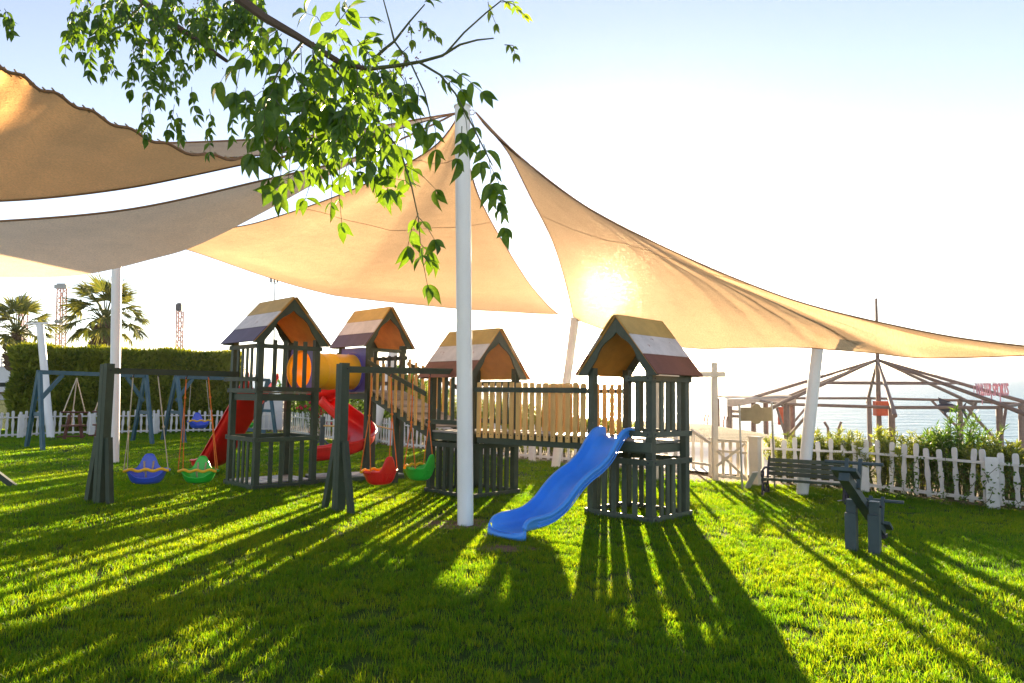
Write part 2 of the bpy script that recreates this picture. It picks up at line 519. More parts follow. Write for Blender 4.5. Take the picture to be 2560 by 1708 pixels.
def groundmat():
    m, nt, out = new_mat('lawn soil')
    p = N(nt, 'ShaderNodeBsdfPrincipled')
    n1 = noise_tex(nt, 1.3, 5, 0.6)
    r = ramp(nt, n1.outputs['Fac'], [(0.3, (0.035, 0.07, 0.012)), (0.7, (0.06, 0.10, 0.018))])
    nt.links.new(r.outputs['Color'], p.inputs['Base Color'])
    p.inputs['Roughness'].default_value = 0.95
    p.inputs['Specular IOR Level'].default_value = 0.1
    n2 = noise_tex(nt, 40, 4, 0.7)
    nt.links.new(bump(nt, n2.outputs['Fac'], 0.8, 0.03), p.inputs['Normal'])
    nt.links.new(p.outputs[0], out.inputs['Surface'])
    m2, nt, out = new_mat('dry sand')
    p = N(nt, 'ShaderNodeBsdfPrincipled')
    n1 = noise_tex(nt, 0.55, 7, 0.65, stretch=(0.5, 1.6, 1))
    r = ramp(nt, n1.outputs['Fac'], [(0.36, (0.085, 0.08, 0.022)), (0.5, (0.17, 0.125, 0.05)), (0.68, (0.26, 0.19, 0.095))])
    nt.links.new(r.outputs['Color'], p.inputs['Base Color'])
    p.inputs['Roughness'].default_value = 0.95
    n2 = noise_tex(nt, 7, 6, 0.7)
    nt.links.new(bump(nt, n2.outputs['Fac'], 0.9, 0.12), p.inputs['Normal'])
    nt.links.new(p.outputs[0], out.inputs['Surface'])
    m3, nt, out = new_mat('bare earth')
    p = N(nt, 'ShaderNodeBsdfPrincipled')
    n1 = noise_tex(nt, 6, 6, 0.7)
    r = ramp(nt, n1.outputs['Fac'], [(0.3, (0.10, 0.06, 0.035)), (0.7, (0.24, 0.15, 0.09))])
    nt.links.new(r.outputs['Color'], p.inputs['Base Color'])
    p.inputs['Roughness'].default_value = 0.95
    n2 = noise_tex(nt, 60, 5, 0.7)
    nt.links.new(bump(nt, n2.outputs['Fac'], 0.9, 0.02), p.inputs['Normal'])
    nt.links.new(p.outputs[0], out.inputs['Surface'])
    m4, nt, out = new_mat('sea water')
    p = N(nt, 'ShaderNodeBsdfPrincipled')
    p.inputs['Base Color'].default_value = (0.14, 0.28, 0.36, 1)
    p.inputs['Roughness'].default_value = 0.30
    p.inputs['IOR'].default_value = 1.33
    w1 = noise_tex(nt, 0.5, 6, 0.6, stretch=(0.35, 1.0, 1))
    nt.links.new(bump(nt, w1.outputs['Fac'], 1.0, 2.0), p.inputs['Normal'])
    nt.links.new(p.outputs[0], out.inputs['Surface'])
    return m, m2, m3, m4
SOIL, SAND, EARTH, WATER = groundmat()

# ================================================================== setting
def sm(a, b, x):
    t = max(0.0, min(1.0, (x - a) / (b - a)))
    return t * t * (3 - 2 * t)

def crest(x, y):                            # metres beyond the edge of the dune, seawards positive
    return (x - 10) * 0.769 + (y - 18) * 0.641

FENCE_R = [G(2700, 1297), G(2486, 1272), G(2156, 1228), G(1891, 1211)]
FENCE_M = [G(1700, 1190), G(1380, 1156), G(1286, 1149), G(1068, 1127), G(1015, 1121)]
FENCE_B = [G(1015, 1121), G(941, 1110), G(827, 1102), G(716, 1084)]
FENCE_L = [G(690, 1079), G(490, 1083), G(313, 1087), G(155, 1090), G(23, 1097), G(-160, 1106)]
FLINE = FENCE_R + FENCE_M + FENCE_B[1:]

def beyond_fence(x, y):
    best, side = 1e9, 0
    for a, b in zip(FLINE[:-1], FLINE[1:]):
        d = V((b.x - a.x, b.y - a.y)); q = V((x - a.x, y - a.y))
        t = max(0, min(1, q.dot(d) / d.length_squared))
        r = (q - d * t).length
        if r < best:
            best = r; side = (d.x * q.y - d.y * q.x)
    return best if side < 0 else -best

def gz(x, y):
    z = plane_z(x, min(y, 30 + (y - 30) * 0.1) if y > 30 else y)
    d = crest(x, y)
    b = beyond_fence(x, y)
    if b > 0:
        z += 0.62 * sm(-9, -1, d) * sm(0.2, 4, b) * (1 - sm(6.0, 8.8, x))
    z -= sm(0, 4, d) * 1.55 + max(0, d - 3) * 0.07
    return z

mb = MB()
xs = [-160, -100, -60, -40, -30] + [-24 + i * 0.75 for i in range(65)] + [28, 34, 45, 70, 120]
ys = [-40, -20, -8, -2] + [i * 0.75 for i in range(60)] + [48, 55, 70, 100, 160, 260]
for y in ys:
    for x in xs:
        mb.v.append(V((x, y, gz(x, y))))
nx = len(xs)
fm = []
for j in range(len(ys) - 1):
    for i in range(nx - 1):
        mb.f.append((j * nx + i, j * nx + i + 1, (j + 1) * nx + i + 1, (j + 1) * nx + i))
        cx_, cy_ = (xs[i] + xs[i + 1]) / 2, (ys[j] + ys[j + 1]) / 2
        fm.append(1 if beyond_fence(cx_, cy_) > 0.1 and cx_ > -9 else 0)
gme = mesh_of('ground', mb, smooth=True, angle=60)
gme.materials.append(SOIL); gme.materials.append(SAND)
gme.polygons.foreach_set('material_index', fm)
ground = mk_obj('ground', gme, None)
tag(ground, 'lawn and dry sand falling gently towards the sea', None, kind='structure')

mb = MB()
SEA_Z = -2.9
mb.add([(-4000, 12, SEA_Z), (4000, 12, SEA_Z), (4000, 4000, SEA_Z), (-4000, 4000, SEA_Z)], [(0, 1, 2, 3)])
sea = mk_obj('sea', mesh_of('sea', mb), WATER)
tag(sea, 'calm pale blue sea reaching the horizon', None, kind='structure')

def patch(name, pts, mat, label, lift=0.004, jag=0.0):
    """an uneven flat patch on the lawn, given by a ring of lawn points"""
    mb_ = MB()
    mb_.add([V((p.x, p.y, lift)) for p in pts], [tuple(range(len(pts)))])
    o = mk_obj(name, mesh_of(name, mb_), mat)
    tag(o, label, None, kind='structure')
    TOP.append(o)
    return o

def ring(c, rx, ry, n=64, jag=0.10, seed=1):
    r_ = random.Random(seed)
    ph = [r_.uniform(0, 6.28) for _ in range(4)]
    out = []
    for k in range(n):
        a = 2 * math.pi * k / n
        q = 1 + .16 * math.sin(2 * a + ph[0]) + .12 * math.sin(3 * a + ph[1]) + .08 * math.sin(7 * a + ph[2]) + r_.uniform(-jag, jag)
        out.append(V((c.x + rx * q * math.cos(a), c.y + ry * q * math.sin(a), 0)))
    return out

POLE_BASE = G(1164, 1313)
EARTH_RINGS = [ring(POLE_BASE + V((0.05, 0.02, 0)), 0.52, 0.36, seed=3), ring(G(1262, 1372), 0.30, 0.18, seed=4),
               ring(G(1745, 1198), 1.0, 0.33, seed=5)]
for k, r_ in enumerate(EARTH_RINGS):
    patch('earth', r_, EARTH, ['bare brown earth round the foot of the tall white pole',
                              'bare brown earth under the end of the blue slide',
                              'bare reddish earth in front of the white gate'][k])
# pale path outside the gate, laid on the sand
mb = MB()
pa_ = [TILT @ G(x, y) for x, y in ((1480, 1152), (1640, 1172), (1790, 1190), (1905, 1197), (2010, 1196))]
pb_ = [TILT @ G(x, y) for x, y in ((1470, 1128), (1640, 1139), (1790, 1150), (1905, 1154), (2030, 1160))]
def path_fn(u, v):
    k = u * (len(pa_) - 1); i = min(int(k), len(pa_) - 2); f = k - i
    p = pa_[i].lerp(pa_[i + 1], f).lerp(pb_[i].lerp(pb_[i + 1], f), v)
    return V((p.x, p.y, max(gz(p.x + dx, p.y + dy) for dx in (-.4, 0, .4) for dy in (-.4, 0, .4)) + 0.03))
mb.grid(path_fn, 40, 8)
tag(mk_obj('path', mesh_of('path', mb, smooth=True, angle=180), CONCRETE), 'pale path running past outside the white gate', None, kind='structure')

# ================================================================== picket fence
def picket_mesh(h=0.72, w=0.075, th=0.022):
    prof = [(0.0, .36), (.07, .50), (.16, .33), (.30, .30), (.42, .50), (.52, .48), (.66, .31), (.74, .36), (.82, .50), (.94, .50), (.985, .40), (1.0, .2)]
    right = [(w * b, h * a) for a, b in prof]
    left = [(-x, z) for x, z in reversed(right)]
    return mesh_of('picket', MB().prism(right + left, V((0, 0, 0)), V((1, 0, 0)), V((0, 0, 1)), V((0, th, 0))))
PICKET = picket_mesh(); PICKET.materials.append(FENCEW)

def fence(pts, label, post_every=None, step=0.185, h=0.72, mat=FENCEW, posts=(), name='picket_fence'):
    t = Thing(name, label, 'fence', V((pts[0].x, pts[0].y, 0)))
    r_ = random.Random(len(pts) * 7 + int(pts[0].x * 10))
    for a, b in zip(pts[:-1], pts[1:]):
        a, b = V((a.x, a.y, 0)), V((b.x, b.y, 0))
        d = (b - a); L = d.length; d.normalize()
        yaw = math.atan2(d.y, d.x)
        nrm = V((d.y, -d.x, 0))
        if nrm.dot(-a) < 0: nrm = -nrm                # towards the lawn
        n = max(1, int(round(L / step)))
        for k in range(n):
            p = a.lerp(b, (k + 0.5) / n) + V((0, 0, 0.05)) - nrm * 0.011
            t.copy_part('picket', PICKET, p, rot=(r_.uniform(-.03, .03), r_.gauss(0, .028), yaw + r_.uniform(-.05, .05)), scale=(r_.uniform(.94, 1.05), 1, r_.uniform(0.95, 1.05)))
        for z, hh in ((0.60, 0.035), (0.11, 0.045)):
            t.part('rail', MB().beam(a + nrm * 0.028 + V((0, 0, z)), b + nrm * 0.028 + V((0, 0, z)), 0.022, hh), mat)
    for p in list(posts):
        t.part('post', MB().box(V((p.x, p.y, 0.33)), (0.15, 0.07, 0.70), yaw), mat)
    return t

fence(FENCE_R, 'white picket fence with oleanders behind, by the green bench', posts=[G(2483, 1273), G(2160, 1230)])
fence(FENCE_M, 'white picket fence in the shade behind the plank bridge', posts=[G(1330, 1153), G(1180, 1139)])
fence(FENCE_B, 'slanting white picket fence behind the curved red slide', posts=[G(975, 1115), G(790, 1097), G(716, 1084)])
fence(FENCE_L, 'long white picket fence in front of the tall clipped hedge', posts=[G(228, 1089), G(50, 1096), G(388, 1086), G(600, 1081)])

# gate and tall cross-shaped gate post
gp0, gp1 = G(1791, 1203), G(1886, 1214)
t = Thing('garden_gate', 'low white gate with crossed braces beside the tall cross-shaped post', 'gate', gp0)
d_ = (gp1 - gp0); Lg = d_.length; d_.normalize(); yawg = math.atan2(d_.y, d_.x)
gme_ = PICKET.copy(); gme_.materials.clear(); gme_.materials.append(CREAM)
for k in range(4):
    t.copy_part('picket', gme_, gp0 + d_ * (Lg * (k + 0.9) / 5.0) + V((0, 0, 0.06)), rotz=yawg, scale=(0.8, 1, 0.92))
nv = V((d_.y, -d_.x, 0))
for z in (0.10, 0.52, 0.70):
    t.part('rail', MB().beam(gp0 + d_ * 0.06 + nv * 0.03 + V((0, 0, z)), gp1 - d_ * 0.10 + nv * 0.03 + V((0, 0, z)), 0.025, 0.04), CREAM)
t.part('brace', MB().beam(gp0 + d_ * 0.06 + nv * 0.06 + V((0, 0, 0.52)), gp1 - d_ * 0.1 + nv * 0.06 + V((0, 0, 0.10)), 0.02, 0.04), CREAM)
t.part('brace', MB().beam(gp0 + d_ * 0.06 + nv * 0.085 + V((0, 0, 0.26)), gp1 - d_ * 0.1 + nv * 0.085 + V((0, 0, 0.68)), 0.02, 0.04), CREAM)
single('gate_post', MB().box(gp1 + V((0.02, 0, 0.38)), (0.16, 0.12, 0.78), yawg).box(gp1 + V((0.02, 0, 0.785)), (0.19, 0.15, 0.03), yawg), CREAM,
       'stout white square post between the gate and the picket fence', 'post', gp1)
t = Thing('cross_post', 'tall pale wooden post with a crossbar, rising above the gate', 'post', gp0)
pt = At(1789, 907, gp0.y)
pj = G(1640, 1196)
t.part('post', MB().box(V((gp0.x - 0.02, gp0.y, pt.z / 2)), (0.085, 0.085, pt.z), 0.1), CREAM)
zb = At(1789, 936, gp0.y).z
t.part('crossbar', MB().beam(At(1813, 936, gp0.y - 0.06), At(1640, 936, gp0.y - 0.06), 0.05, 0.095), CREAM)
t.part('post', MB().box(V((At(1640, 936, gp0.y).x, gp0.y, pt.z / 2)), (0.085, 0.085, pt.z), 0.1), CREAM)
# railing left of the gate, its handrail falling towards the gate
t = Thing('handrail', 'low pale picket railing with sloping handrail behind the striped-roof tower', 'railing', G(1735, 1180))
h0, h1 = At(1727, 1075, 12.9), At(1777, 1108, 12.35)
t.part('rail', MB().beam(h0, h1, 0.03, 0.05), CREAM)
for x in (1733, 1754):
    p = G(x, 1177)
    t.copy_part('picket', gme_, V((p.x, p.y, 0.02)), rotz=-0.6, scale=(0.9, 1, 1.0 if x < 1740 else 0.95))
t.part('post', MB().box(G(1777, 1190) + V((0, 0, 0.35)), (0.06, 0.06, 0.70), 0.2), CREAM)
t.part('rail', MB().beam(At(1700, 1152, 13.0), At(1777, 1163, 12.35), 0.025, 0.04), CREAM)
# loose white board leaning on the gate post
b0, b1 = G(1868, 1222), At(1888, 1180, 11.05)
single('loose_board', MB().beam(b0 + V((0, 0, 0.01)), b1, 0.10, 0.02, up=V((0.2, -1, 0.3))), FENCEW,
       'short white board leaning aslant against the gate post', 'board', b0)

# ================================================================== white poles
def pole(base, top, r, label, extra=None, rt=None):
    t_ = Thing('sail_pole', label, 'pole', base)
    ax = (top - base)
    t_.part('shaft', MB().tube([base - V((0, 0, 0.05)), base + ax * 0.5, top], [r, r, rt or r], 20), WHITE, smooth=True)
    t_.part('cap', MB().tube([top - ax.normalized() * 0.002, top + ax.normalized() * 0.012], [r * 1.12, r * 1.12], 20), WHITE, smooth=True)
    e = MB()
    for k in range(10):
        a = 2 * math.pi * k / 10
        e.v  # eye bolt ring
    def ringpts(c, rr):
        return [c + V((math.cos(2 * math.pi * q / 12) * rr, 0, math.sin(2 * math.pi * q / 12) * rr)) for q in range(13)]
    e.tube(ringpts(top + V((r * 0.9 + 0.03, 0, -0.06)), 0.03), 0.006, 6)
    t_.part('eye_bolt', e, STEEL, smooth=True)
    return t_

POLE_TOP = At(1156, 268, POLE_BASE.y)
pole(POLE_BASE, POLE_TOP, 0.087, 'tall thick white pole standing in front of the towers')
PL_B = G(285, 1158); PL_T = At(293, 585, PL_B.y)
pole(PL_B, PL_T, 0.090, 'white pole behind the left swing frame, rising under the beige sail')
PF_B = G(127, 1095); PF_T = At(100, 812, PF_B.y + 0.4)
tp = pole(PF_B, PF_T, 0.10, 'leaning white pole with flat top plate in front of the hedge')
tp.part('top_plate', MB().beam(PF_T + V((-0.36, 0, 0.02)), PF_T + V((0.30, 0, 0.05)), 0.16, 0.05), WHITE)
P2_B = G(929, 1112); P2_T = At(992, 845, P2_B.y - 0.3)
pole(P2_B, P2_T, 0.13, 'leaning white pole seen through the tower with the violet panel')
PM_B = G(1388, 1168); PM_T = At(1438, 797, PM_B.y - 0.2)
pole(PM_B, PM_T, 0.088, 'leaning white pole behind the plank bridge, where two sails meet')
PR_B = G(2004, 1238); PR_T = At(2047, 838, PR_B.y - 0.1)
pole(PR_B, PR_T, 0.085, 'leaning white pole behind the green bench')

# ================================================================== shade sails
def poly_at(pts, u):
    """point on a polyline of (x,y,depth) pixels by its share of chord length (Catmull-Rom)"""
    P = [V(p) for p in pts]
    ls = [0]
    for a, b in zip(P[:-1], P[1:]): ls.append(ls[-1] + max(1e-6, (V((a.x, a.y)) - V((b.x, b.y))).length))
    s = u * ls[-1]
    i = 0
    while i < len(P) - 2 and s > ls[i + 1]: i += 1
    k = (s - ls[i]) / (ls[i + 1] - ls[i])
    p0, p1, p2, p3 = P[max(i - 1, 0)], P[i], P[i + 1], P[min(i + 2, len(P) - 1)]
    return 0.5 * ((2 * p1) + (p2 - p0) * k + (2 * p0 - 5 * p1 + 4 * p2 - p3) * k * k + (3 * p1 - p0 - 3 * p2 + p3) * k ** 3)

def sail(label, A_pts, B_pts, C_pts, mat, nu=44, nv=44, sag=0.0, ripple=None, hem=0.012, hems=(1, 1, 1), seams=()):
    """A_pts, B_pts: the two edges from the shared corner; C_pts: the far edge from the end of A to the end of B.
       All as (photo x, photo y, distance ahead)."""
    def e3(pts, u):
        q = poly_at(pts, u)
        return At(q.x, q.y, q.z)
    Ae = [e3(A_pts, i / nu) for i in range(nu + 1)]
    Be = [e3(B_pts, i / nu) for i in range(nu + 1)]
    Ce = [e3(C_pts, j / nv) for j in range(nv + 1)]
    nrm = (Ae[-1] - Ae[0]).cross(Be[-1] - Be[0]).normalized()
    m_ = MB()
    for i in range(nu + 1):
        u = i / nu
        for j in range(nv + 1):
            v = j / nv
            p = Ae[i] * (1 - v) + Be[i] * v
            p = p + (Ce[j] - (Ae[-1] * (1 - v) + Be[-1] * v)) * u ** 1.5
            edge = min(v, 1 - v) * 2
            p = p + nrm * (sag * u * (1 - 0.5 * u) * edge)
            if ripple: p = p + nrm * ripple(u, v)
            m_.v.append(p)
    for i in range(nu):
        for j in range(nv):
            a = i * (nv + 1) + j
            m_.f.append((a, a + 1, a + nv + 2, a + nv + 1))
    t_ = Thing('shade_sail', label, 'shade sail', Ae[0])
    t_.part('cloth', m_, mat, smooth=True, angle=180)
    for i in seams:
        t_.part('seam', MB().tube([m_.v[i * (nv + 1) + j] for j in range(nv + 1)], 0.004, 5), mat, smooth=True)
    if hem:
        q = nv + 1
        if hems[0]: t_.part('hem', MB().tube([m_.v[i * q] for i in range(nu + 1)], hem, 6), HEM, smooth=True)
        if hems[1]: t_.part('hem', MB().tube([m_.v[i * q + nv] for i in range(nu + 1)], hem, 6), HEM, smooth=True)
        if hems[2]: t_.part('hem', MB().tube([m_.v[nu * q + j] for j in range(nv + 1)], hem * 0.7, 6), HEM, smooth=True)
    return t_, m_

PD = POLE_BASE.y
MD = PM_T.y
def rip_d(u, v):                            # gathers running up from the low edge
    k = 9 * v + 2.0 * u
    if v < 0.12: return 0.0
    w = max(0, u - 0.3) / 0.7 * min(1, (1 - u) * 5) ** 0.8
    return w * (0.020 * math.sin(6.0 * k) + 0.014 * math.sin(14.3 * k + 4 * u)) * math.sin(math.pi * min(1, v * 1.02)) ** 0.6 * sm(.12, .42, v)
# right: pole top -> leaning pole / far right corner
t_, m_ = sail('big tan shade sail sweeping down to the sea side, the sun glowing through it',
     [(1190, 282, PD), (1212, 312, PD + .6), (1268, 378, PD + 1.9), (1330, 500, PD + 3.4), (1380, 600, PD + 4.6), (1412, 700, MD - .7), (1434, 797, MD)],
     [(1190, 282, PD), (1300, 392, PD + .5), (1470, 520, PD + 1.0), (1634, 605, PD + 1.3), (1850, 700, PD + 1.3), (2048, 768, PD + 1.0), (2342, 833, PD + .4), (2560, 862, PD), (2730, 876, PD - .4)],
     [(1434, 797, MD), (1525, 826, MD - .8), (1612, 846, MD - 1.5), (1745, 860, MD - 2.6), (1900, 850, MD - 3.6), (2050, 844, MD - 4.4), (2180, 856, MD - 5), (2320, 875, MD - 5.7), (2560, 880, PD + .2), (2730, 880, PD - .4)],
     SAIL_T, 52, 72, sag=0.35, ripple=rip_d, hem=0.010, seams=(9, 27))
# thin scattering shell added behind the cloth to make the low sun glow
fz = MB(); sl = TI.to_3x3() @ SUN_DIR; k0 = len(m_.v)
fz.v = [p + sl * 0.015 for p in m_.v] + [p + sl * 0.025 for p in m_.v]
fz.f = list(m_.f) + [tuple(k0 + i for i in reversed(f)) for f in m_.f]
nu_, nv_ = 52, 72
rim_ = [j for j in range(nv_ + 1)] + [i * (nv_ + 1) + nv_ for i in range(1, nu_ + 1)] + [nu_ * (nv_ + 1) + j for j in range(nv_ - 1, -1, -1)] + [i * (nv_ + 1) for i in range(nu_ - 1, 0, -1)]
for a_, b_ in zip(rim_, rim_[1:] + rim_[:1]): fz.f.append((a_, k0 + a_, k0 + b_, b_))
t_.part('sun_glow_shell', fz, GLOW_VOL, fix=True)
#t_.part('patch', (lambda: MB().add([m_.v[(47) * 73 + j] + V((0, -0.012, 0)) for j in (38, 41, 44)] + [m_.v[(43) * 73 + j] + V((0, -0.012, 0)) for j in (44, 41, 38)], [(0, 1, 2, 3, 4, 5)]))(), SAIL_D)
# centre: pole top -> left pole / leaning pole
def rip_c(u, v):
    return 0.012 * math.sin(20 * v + 6 * u) * u * (1 - u) * 4
sail('tan shade sail between the tall white pole and the far poles',
     [(1150, 285, PD + .15), (1078, 372, PD + .9), (893, 468, PD + 2.4), (697, 541, PD + 4.0), (577, 571, PD + 4.9), (420, 585, PD + 5.7), (300, 582, PL_B.y - .1)],
     [(1150, 285, PD + .15), (1180, 440, PD + 1.6), (1222, 545, PD + 2.8), (1307, 686, PD + 4.7), (1360, 752, MD - .8), (1396, 786, MD - .1)],
     [(300, 582, PL_B.y - .1), (480, 619, PL_B.y), (762, 697, PL_B.y), (1089, 752, MD + .1), (1290, 776, MD), (1396, 786, MD - .1)],
     SAIL_T, 48, 48, sag=0.45, ripple=rip_c, hem=0.010, seams=(9, 24))
single('lashing_rope', MB().tube([At(1396, 786, MD - .1), At(1415, 791, MD - .05), At(1434, 797, MD)], 0.014, 6), ROPE_W,
       'short lashing between two tan sails at the leaning pole', 'rope', At(1434, 797, MD))
# left, middle: long beige sail seen from below
def rip_b(u, v):
    return 0.02 * math.sin(11 * u + 5 * v) * math.sin(math.pi * v) * u
sail('long beige shade sail sagging across the left side above the swings',
     [(1146, 280, PD), (1060, 322, PD - .1), (893, 392, PD - .3), (653, 452, PD - .5), (327, 523, PD - .7), (0, 553, PD - .8), (-260, 560, PD - .9)],
     [(1146, 280, PD), (1060, 322, PD + .1), (870, 414, PD + .3), (653, 534, PD + .6), (490, 615, PD + .8), (381, 648, PD + .95), (218, 686, PD + 1.1), (60, 694, PD + 1.2), (-260, 690, PD + 1.4)],
     [(-260, 560, PD - .9), (-265, 620, PD + .3), (-260, 690, PD + 1.4)], SAIL_B, 56, 20, sag=0.0, ripple=rip_b, hem=0.011, hems=(1, 0, 1))
# left, top: dark tan sail with gathered edge
def rip_a(u, v):
    g = (0.045 * math.sin(30 * u - 9 * v) + 0.02 * math.sin(61 * u - 15 * v + 1)) * max(0, 1 - v * 1.05) * u * min(1, .12 + v * 5)
    return g + 0.02 * math.sin(70 * u) * max(0, 1 - v * 7)
t_, m_ = sail('dark tan shade sail with a gathered edge at the top of the left side',
     [(790, 374, PD - 1.0), (700, 398, PD - 1.2), (610, 398, PD - 1.4), (436, 370, PD - 2.1), (185, 261, PD - 2.8), (0, 163, PD - 3.2), (-240, 20, PD - 3.6)],
     [(790, 374, PD - 1.0), (700, 394, PD - .9), (610, 410, PD - 1.0), (470, 440, PD - 1.0), (327, 468, PD - 1.0), (160, 490, PD - 1.0), (0, 502, PD - 1.0), (-240, 508, PD - 1.0)],
     [(-240, 20, PD - 3.6), (-250, 250, PD - 2.4), (-240, 508, PD - 1.0)], SAIL_D, 80, 24, ripple=rip_a, hem=0.013)
# cord that laces the gathered edge
q = 25
lace = MB()
for i in range(4, 78, 2):
    a, b = m_.v[i * q + 1], m_.v[(i + 1) * q + 0]
    lace.tube([a + V((0, -0.01, 0)), b + V((0, -0.02, 0.02))], 0.006, 5)
t_.part('lacing', lace, STRAP, smooth=True, kind='stuff')
sail('narrow grey shade sail behind the dark tan one',
     [(1146, 282, PD + .1), (1060, 296, PD), (860, 330, PD - .1), (660, 347, PD - .2), (430, 357, PD - .3), (300, 352, PD - .4)],
     [(1146, 282, PD + .1), (1060, 304, PD + .4), (860, 360, PD + .9), (720, 380, PD + 1.2), (560, 396, PD + 1.4), (300, 402, PD + 1.7)],
     [(300, 352, PD - .4), (298, 380, PD + .6), (300, 402, PD + 1.7)], SAIL_E, 30, 8, hem=0.010, hems=(1, 1, 0))

# ================================================================== play towers
UDIR = V((-1, 1, 0)).normalized()
WDIR = V((1, 1, 0)).normalized()
ZV = V((0, 0, 1))

def gable_poly(Wd, H):
    inn = [(.74, .00), (.70, .07), (.62, .16), (.555, .235), (.50, .30), (.45, .40), (.38, .49), (.27, .575), (.15, .635), (.06, .69), (0, .745)]
    pts = [(0, H), (Wd, 0)] + [(a * Wd, b * H) for a, b in inn]
    return pts

class Tower:
    def __init__(s, label, B, a, b, plat, lower, top, ridge, gable, u=None, w=None, mat=GREEN, bands=None, name='play_tower'):
        s.B, s.a, s.b, s.plat, s.lower, s.top, s.ridge, s.gable, s.mat = V((B.x, B.y, 0)), a, b, plat, lower, top, ridge, gable, mat
        s.u, s.w = u or UDIR, w or WDIR
        s.t = Thing(name, label, 'play tower', s.B)
        s.yu = math.atan2(s.u.y, s.u.x)
        ps = 0.085
        for i in (ps / 2, a - ps / 2):
            for j in (ps / 2, b - ps / 2):
                s.t.part('post', MB().box(s.P(i, j, (top + 0.10) / 2 - 0.02), (ps, ps, top + 0.14), s.yu), mat)
        s.platform()
        s.roof(bands)

    def P(s, i, j, z):
        return s.B + s.u * i + s.w * j + ZV * z

    def platform(s):
        a, b = s.a, s.b
        n = 8
        for k in range(n):
            w = (b - 0.02) / n
            s.t.part('plank', MB().box(s.P(a / 2, 0.01 + w * (k + .5), s.plat - 0.014 + 0.002 * (k % 2)), (a - 0.19, w - 0.008, 0.028), s.yu), PLANK)
        for (i0, j0, i1, j1) in ((0.09, 0.05, a - 0.09, 0.05), (0.09, b - 0.05, a - 0.09, b - 0.05), (0.10, .09, 0.10, b - .09), (a - 0.10, .09, a - 0.10, b - .09)):
            s.t.part('joist', MB().beam(s.P(i0, j0, s.plat - 0.085), s.P(i1, j1, s.plat - 0.085), 0.04, 0.10), s.mat)

    def face(s, f):
        a, b = s.a, s.b
        return {'AB': (s.P(0, 0, 0), s.u, -s.w, a), 'BC': (s.P(0, 0, 0), s.w, -s.u, b),
                'CD': (s.P(0, b, 0), s.u, s.w, a), 'AD': (s.P(a, 0, 0), s.w, s.u, b)}[f]

    def rail(s, f, z, h=0.07, t0=-0.02, t1=None, mat=None, out=0.012):
        o, d, n, L = s.face(f)
        t1 = L + 0.02 if t1 is None else t1
        ro = s.t.part('rail', MB().beam(o + d * t0 + n * out + ZV * z, o + d * t1 + n * out + ZV * z, 0.026, h), mat or s.mat)
        for tt in (t0 + 0.055, t1 - 0.055):
            s.t.part('bolt', MB().tube([o + d * tt + n * (out + 0.012) + ZV * z, o + d * tt + n * (out + 0.018) + ZV * z], 0.011, 8), IRON, parent=ro)

    def slats(s, f, z0, z1, n, w=0.062, t0=0.09, t1=None, mat=None, out=-0.012):
        o, d, nn, L = s.face(f)
        t1 = L - 0.09 if t1 is None else t1
        yaw = math.atan2(d.y, d.x)
        for k in range(n):
            t = t0 + (t1 - t0) * (k + 1) / (n + 1)
            s.t.part('slat', MB().box(o + d * (t + random.uniform(-.004, .004)) + nn * out + ZV * ((z0 + z1) / 2), (w, 0.02, z1 - z0), yaw), mat or s.mat)

    def panel(s, f, z0, z1, n, over=0.0, t0=0.09, t1=None, rt0=-0.02, rt1=None, rail_h=0.065):
        s.rail(f, z0 + rail_h / 2, rail_h, rt0, rt1)
        s.rail(f, z1 - rail_h / 2, rail_h, rt0, rt1)
        s.slats(f, z0 + 0.01, z1 + over, n, t0=t0, t1=t1)

    def roof(s, bands):
        a, b, ov, H = s.a, s.b, 0.12, 0.70
        if s.gable == 'AB': half, run, ax, al = a / 2, b, s.u, s.w
        else: half, run, ax, al = b / 2, a, s.w, s.u
        Wd = half + ov
        ze = s.ridge - H
        cen = s.B + ax * half
        e0, e1 = -0.09, run + 0.09
        bands = bands or (ROOF_O, ROOF_W, ROOF_M)
        cuts = [(0.0, 0.335), (0.33, 0.67), (0.66, 1.0)]
        roofpart = None
        for sd in (-1, 1):
            slope = (ax * (sd * Wd) - ZV * H)
            n = (ax * (sd * H) + ZV * Wd).normalized()
            pr = cen + ZV * s.ridge
            ply = MB().box8([pr + al * (e0 + .02), pr + al * (e1 - .02), pr + slope * 0.98 + al * (e1 - .02), pr + slope * 0.98 + al * (e0 + .02)] +
                            [q_ + n * 0.012 for q_ in (pr + al * (e0 + .02), pr + al * (e1 - .02), pr + slope * 0.98 + al * (e1 - .02), pr + slope * 0.98 + al * (e0 + .02))])
            ro = s.t.part('roof', ply, ROOF_IN, fix=True)
            for k, (c0, c1) in enumerate(cuts):
                lift = 0.014 + (2 - k) * 0.005
                q4 = [pr + slope * c0 + al * e0 + n * lift, pr + slope * c0 + al * e1 + n * lift,
                      pr + slope * c1 + al * e1 + n * lift, pr + slope * c1 + al * e0 + n * lift]
                s.t.part('roof_board', MB().box8(q4 + [p + n * 0.014 for p in q4]), bands[k], parent=ro, fix=True)
            for e in (e0 + 0.035, e1 - 0.06):
                s.t.part('gable_board', MB().prism([(x, z) for x, z in gable_poly(Wd, H - 0.004)], cen + al * e + ZV * ze, ax * sd, ZV, al * 0.024), s.mat, fix=True)

